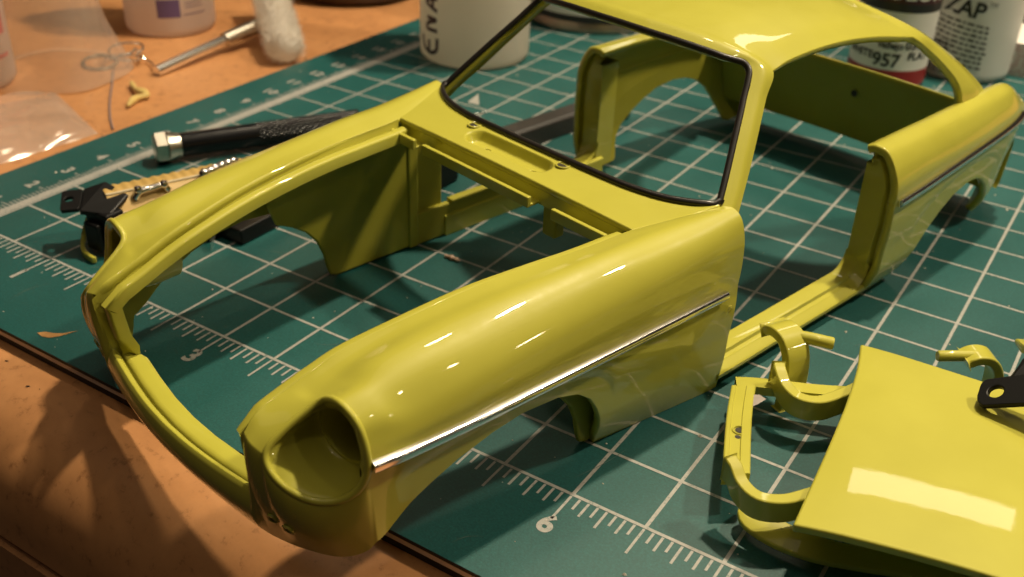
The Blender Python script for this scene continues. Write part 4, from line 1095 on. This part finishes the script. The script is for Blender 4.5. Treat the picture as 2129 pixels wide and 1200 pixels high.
# loose fibres standing off the cotton
Vf, Ff = [], []
for k in range(7000):
    u_, a_ = rng.rand(), rng.rand() * 2 * math.pi; n_ = e1 * math.cos(a_) + e2 * math.sin(a_); p0 = ca + nd * (u_ * Lc * .97) + n_ * .21
    d_ = n_ + rng.randn(3) * .8; d_ /= np.linalg.norm(d_); p1 = p0 + d_ * rng.uniform(.03, .12); w_ = np.cross(d_, rng.randn(3)); w_ = w_ / np.linalg.norm(w_) * .004
    q = len(Vf); Vf += [p0 - w_, p0 + w_, p1]; Ff.append((q, q + 1, q + 2))
fb = mesh_obj('cotton_fibres', Vf, Ff, M['cotton'], db, smooth=False); fb['kind'] = 'stuff'
# 9 bent wire ring and thread
M['wire'] = M['chrome']
P = []
for t_ in np.linspace(0, 1, 70):
    a_ = t_ * 4.2 * math.pi; r_ = .20 + .03 * math.sin(a_ * 1.3)
    P.append((-2.62 + .26 * math.cos(a_) * .75 - .1 * t_, 3.78 + r_ * math.sin(a_), DZ + .05 + .16 * (.5 + .5 * math.sin(a_ * .5 + .6))))
P += [(-2.50, 3.95, DZ + .06), (-2.3, 3.90, DZ + .05), (-2.12, 3.78, DZ + .05)]
tag(mesh_obj('wire_clip', *tube(cr(np.array(P), 160), .015, 8), M['chrome'], None, origin=(-2.62, 3.78, DZ)), 'bent shiny wire clip beside the end of the steel rod', 'wire')
P = [(-3.12, 3.72, DZ + .03), (-2.95, 3.80, DZ + .03), (-2.72, 3.70, DZ + .03), (-2.66, 3.45, DZ + .02), (-2.85, 3.36, DZ + .02), (-3.1, 3.5, DZ + .02)]
tag(mesh_obj('wire_loop', *tube(cr(np.array(P), 60, closed=True), .022, 8, closed=True), M['steel'], None, origin=(-2.9, 3.6, DZ)), 'dull flat wire loop beside the clear cup', 'wire')
P = [(-2.55, 3.5, DZ + .02), (-2.2, 3.2, DZ + .015), (-1.75, 2.80, DZ + .015), (-1.35, 2.48, DZ + .015), (-1.06, 2.28, DZ + .015)]
M['thread'] = mat_simple('blue_grey_thread', (0.20, 0.15, 0.15), 0.7)
tag(mesh_obj('thread', *tube(cr(np.array(P), 40), .012, 6), M['thread'], None, origin=(-1.8, 2.85, DZ)), 'thin grey blue thread running to the mat edge', 'thread')
# 10 crumbs and scraps
M['yellow_scrap'] = mat_simple('dried_yellow_paint', (0.62, 0.46, 0.16), 0.4, var=.15)
def scrap(name, pts, r_, mat, label, cat):
    L = cr(np.array(pts), 30); rr_ = r_ * (0.35 + .65 * np.sin(np.linspace(.15, 3.0, 30))) * (1 + .25 * np.sin(np.linspace(0, 17, 30)))
    o = mesh_obj(name, *tube(L, rr_, 8), mat, None, origin=(pts[0][0], pts[0][1], pts[0][2])); return tag(o, label, cat)
scrap('paint_crumb', [(-1.98, 3.30, DZ + .05), (-1.72, 3.16, DZ + .06), (-1.50, 3.12, DZ + .05), (-1.52, 2.98, DZ + .05), (-1.42, 2.78, DZ + .04)], .045, M['yellow_scrap'], 'curled crumb of dried yellow paint on the desk', 'paint crumb')
M['pink_scrap'] = mat_simple('pale_plastic_sliver', (0.52, 0.33, 0.24), 0.5)
scrap('plastic_sliver', [(3.60, 1.96, .012), (3.68, 1.955, .02), (3.76, 1.96, .014)], .022, M['pink_scrap'], 'tiny pinkish plastic sliver on the mat inside the car', 'plastic sliver')
scrap('wire_offcut', [(1.90, 4.66, .012), (1.96, 4.78, .014), (2.02, 4.93, .014)], .012, M['chrome'], 'short wire offcut on the mat below the windscreen', 'wire')
M['ochre'] = mat_simple('dried_ochre_paint', (0.40, 0.21, 0.07), 0.5, var=.25, scale=200)
mesh_obj('paint_smear', [(1.86,-.765,PZ+.002),(1.90,-.72,PZ+.002),(1.96,-.70,PZ+.002),(2.02,-.66,PZ+.002),(2.08,-.57,PZ+.002),(2.03,-.70,PZ+.002),(1.99,-.755,PZ+.002),(1.93,-.775,PZ+.002)], [tuple(range(8))[::-1]], M['ochre'], mat, smooth=False)

# ------------------------------------------------------------------ wear and dust on the mat and the desk
rng = np.random.RandomState(11)
M['cut'] = mat_simple('pale_knife_scratch', (0.10, 0.17, 0.145), 0.7, var=.3, scale=300)
V, F = [], []
for k in range(120):
    x, y = rng.uniform(-.5, 9.5), rng.uniform(-.8, 8.5); a_ = rng.choice([rng.uniform(0, 3.14), rng.normal(.6, .2)]); L_ = rng.uniform(.08, .5) * (1 if rng.rand() < .85 else 2.2); w_ = rng.uniform(.0012, .0032)
    d_ = np.array([math.cos(a_), math.sin(a_)]); n_ = np.array([-d_[1], d_[0]]); bend = rng.normal(0, .03)
    k0 = len(V)
    for f in np.linspace(0, 1, 6):
        c_ = np.array([x, y]) + d_ * L_ * f + n_ * bend * math.sin(math.pi * f); ww = w_ * math.sin(math.pi * min(.97, max(.03, f)))
        V += [(*(c_ - n_ * ww), PZ + .0016), (*(c_ + n_ * ww), PZ + .0016)]
    F += [(k0 + 2 * i, k0 + 2 * i + 2, k0 + 2 * i + 3, k0 + 2 * i + 1) for i in range(5)]
o = mesh_obj('knife_scratches', V, F, M['cut'], mat, smooth=False); o['kind'] = 'stuff'
M['dust'] = mat_simple('pale_plastic_dust', (0.60, 0.56, 0.48), 0.6, var=.2)
V, F = [], []
for k in range(420):
    x, y = rng.uniform(-.7, 10.0), rng.uniform(-.86, 9.5); r_ = abs(rng.normal(0, .005)) + .002; zz = PZ + .001
    if k < 40: r_ *= 2.2
    q = np.array([(r_ * rng.uniform(.5, 1.3) * math.cos(t_), r_ * rng.uniform(.5, 1.3) * math.sin(t_), 0) for t_ in np.linspace(0, 6.28, 6)[:5]]) + [x, y, zz]
    k0 = len(V); V += [tuple(p_) for p_ in q] + [(x, y, zz + r_ * .8)]
    F += [(k0 + i, k0 + (i + 1) % 5, k0 + 5) for i in range(5)]
o = mesh_obj('dust_specks', V, F, M['dust'], mat, smooth=False); o['kind'] = 'stuff'
M['dark_speck'] = mat_simple('dark_grit', (0.05, 0.03, 0.02), 0.8)
V, F = [], []
for k in range(420):
    x = rng.uniform(-5, 9); y = rng.uniform(-1.15, 8); 
    if -.8 < x and y > -.9: continue
    r_ = abs(rng.normal(0, .008)) + .004; zz = DZ + .0008; a_ = rng.uniform(0, 3)
    q = np.array([(r_ * rng.uniform(.6, 1.8) * math.cos(t_), r_ * rng.uniform(.4, .9) * math.sin(t_), 0) for t_ in np.linspace(0, 6.28, 6)[:5]])
    q = np.stack([q[:, 0] * math.cos(a_) - q[:, 1] * math.sin(a_), q[:, 0] * math.sin(a_) + q[:, 1] * math.cos(a_), q[:, 2]], 1) + [x, y, zz]
    k0 = len(V); V += [tuple(p_) for p_ in q] + [(x, y, zz + r_ * .5)]; F += [(k0 + i, k0 + (i + 1) % 5, k0 + 5) for i in range(5)]
o = mesh_obj('desk_grit', V, F, M['dark_speck'], desk, smooth=False); o['kind'] = 'stuff'
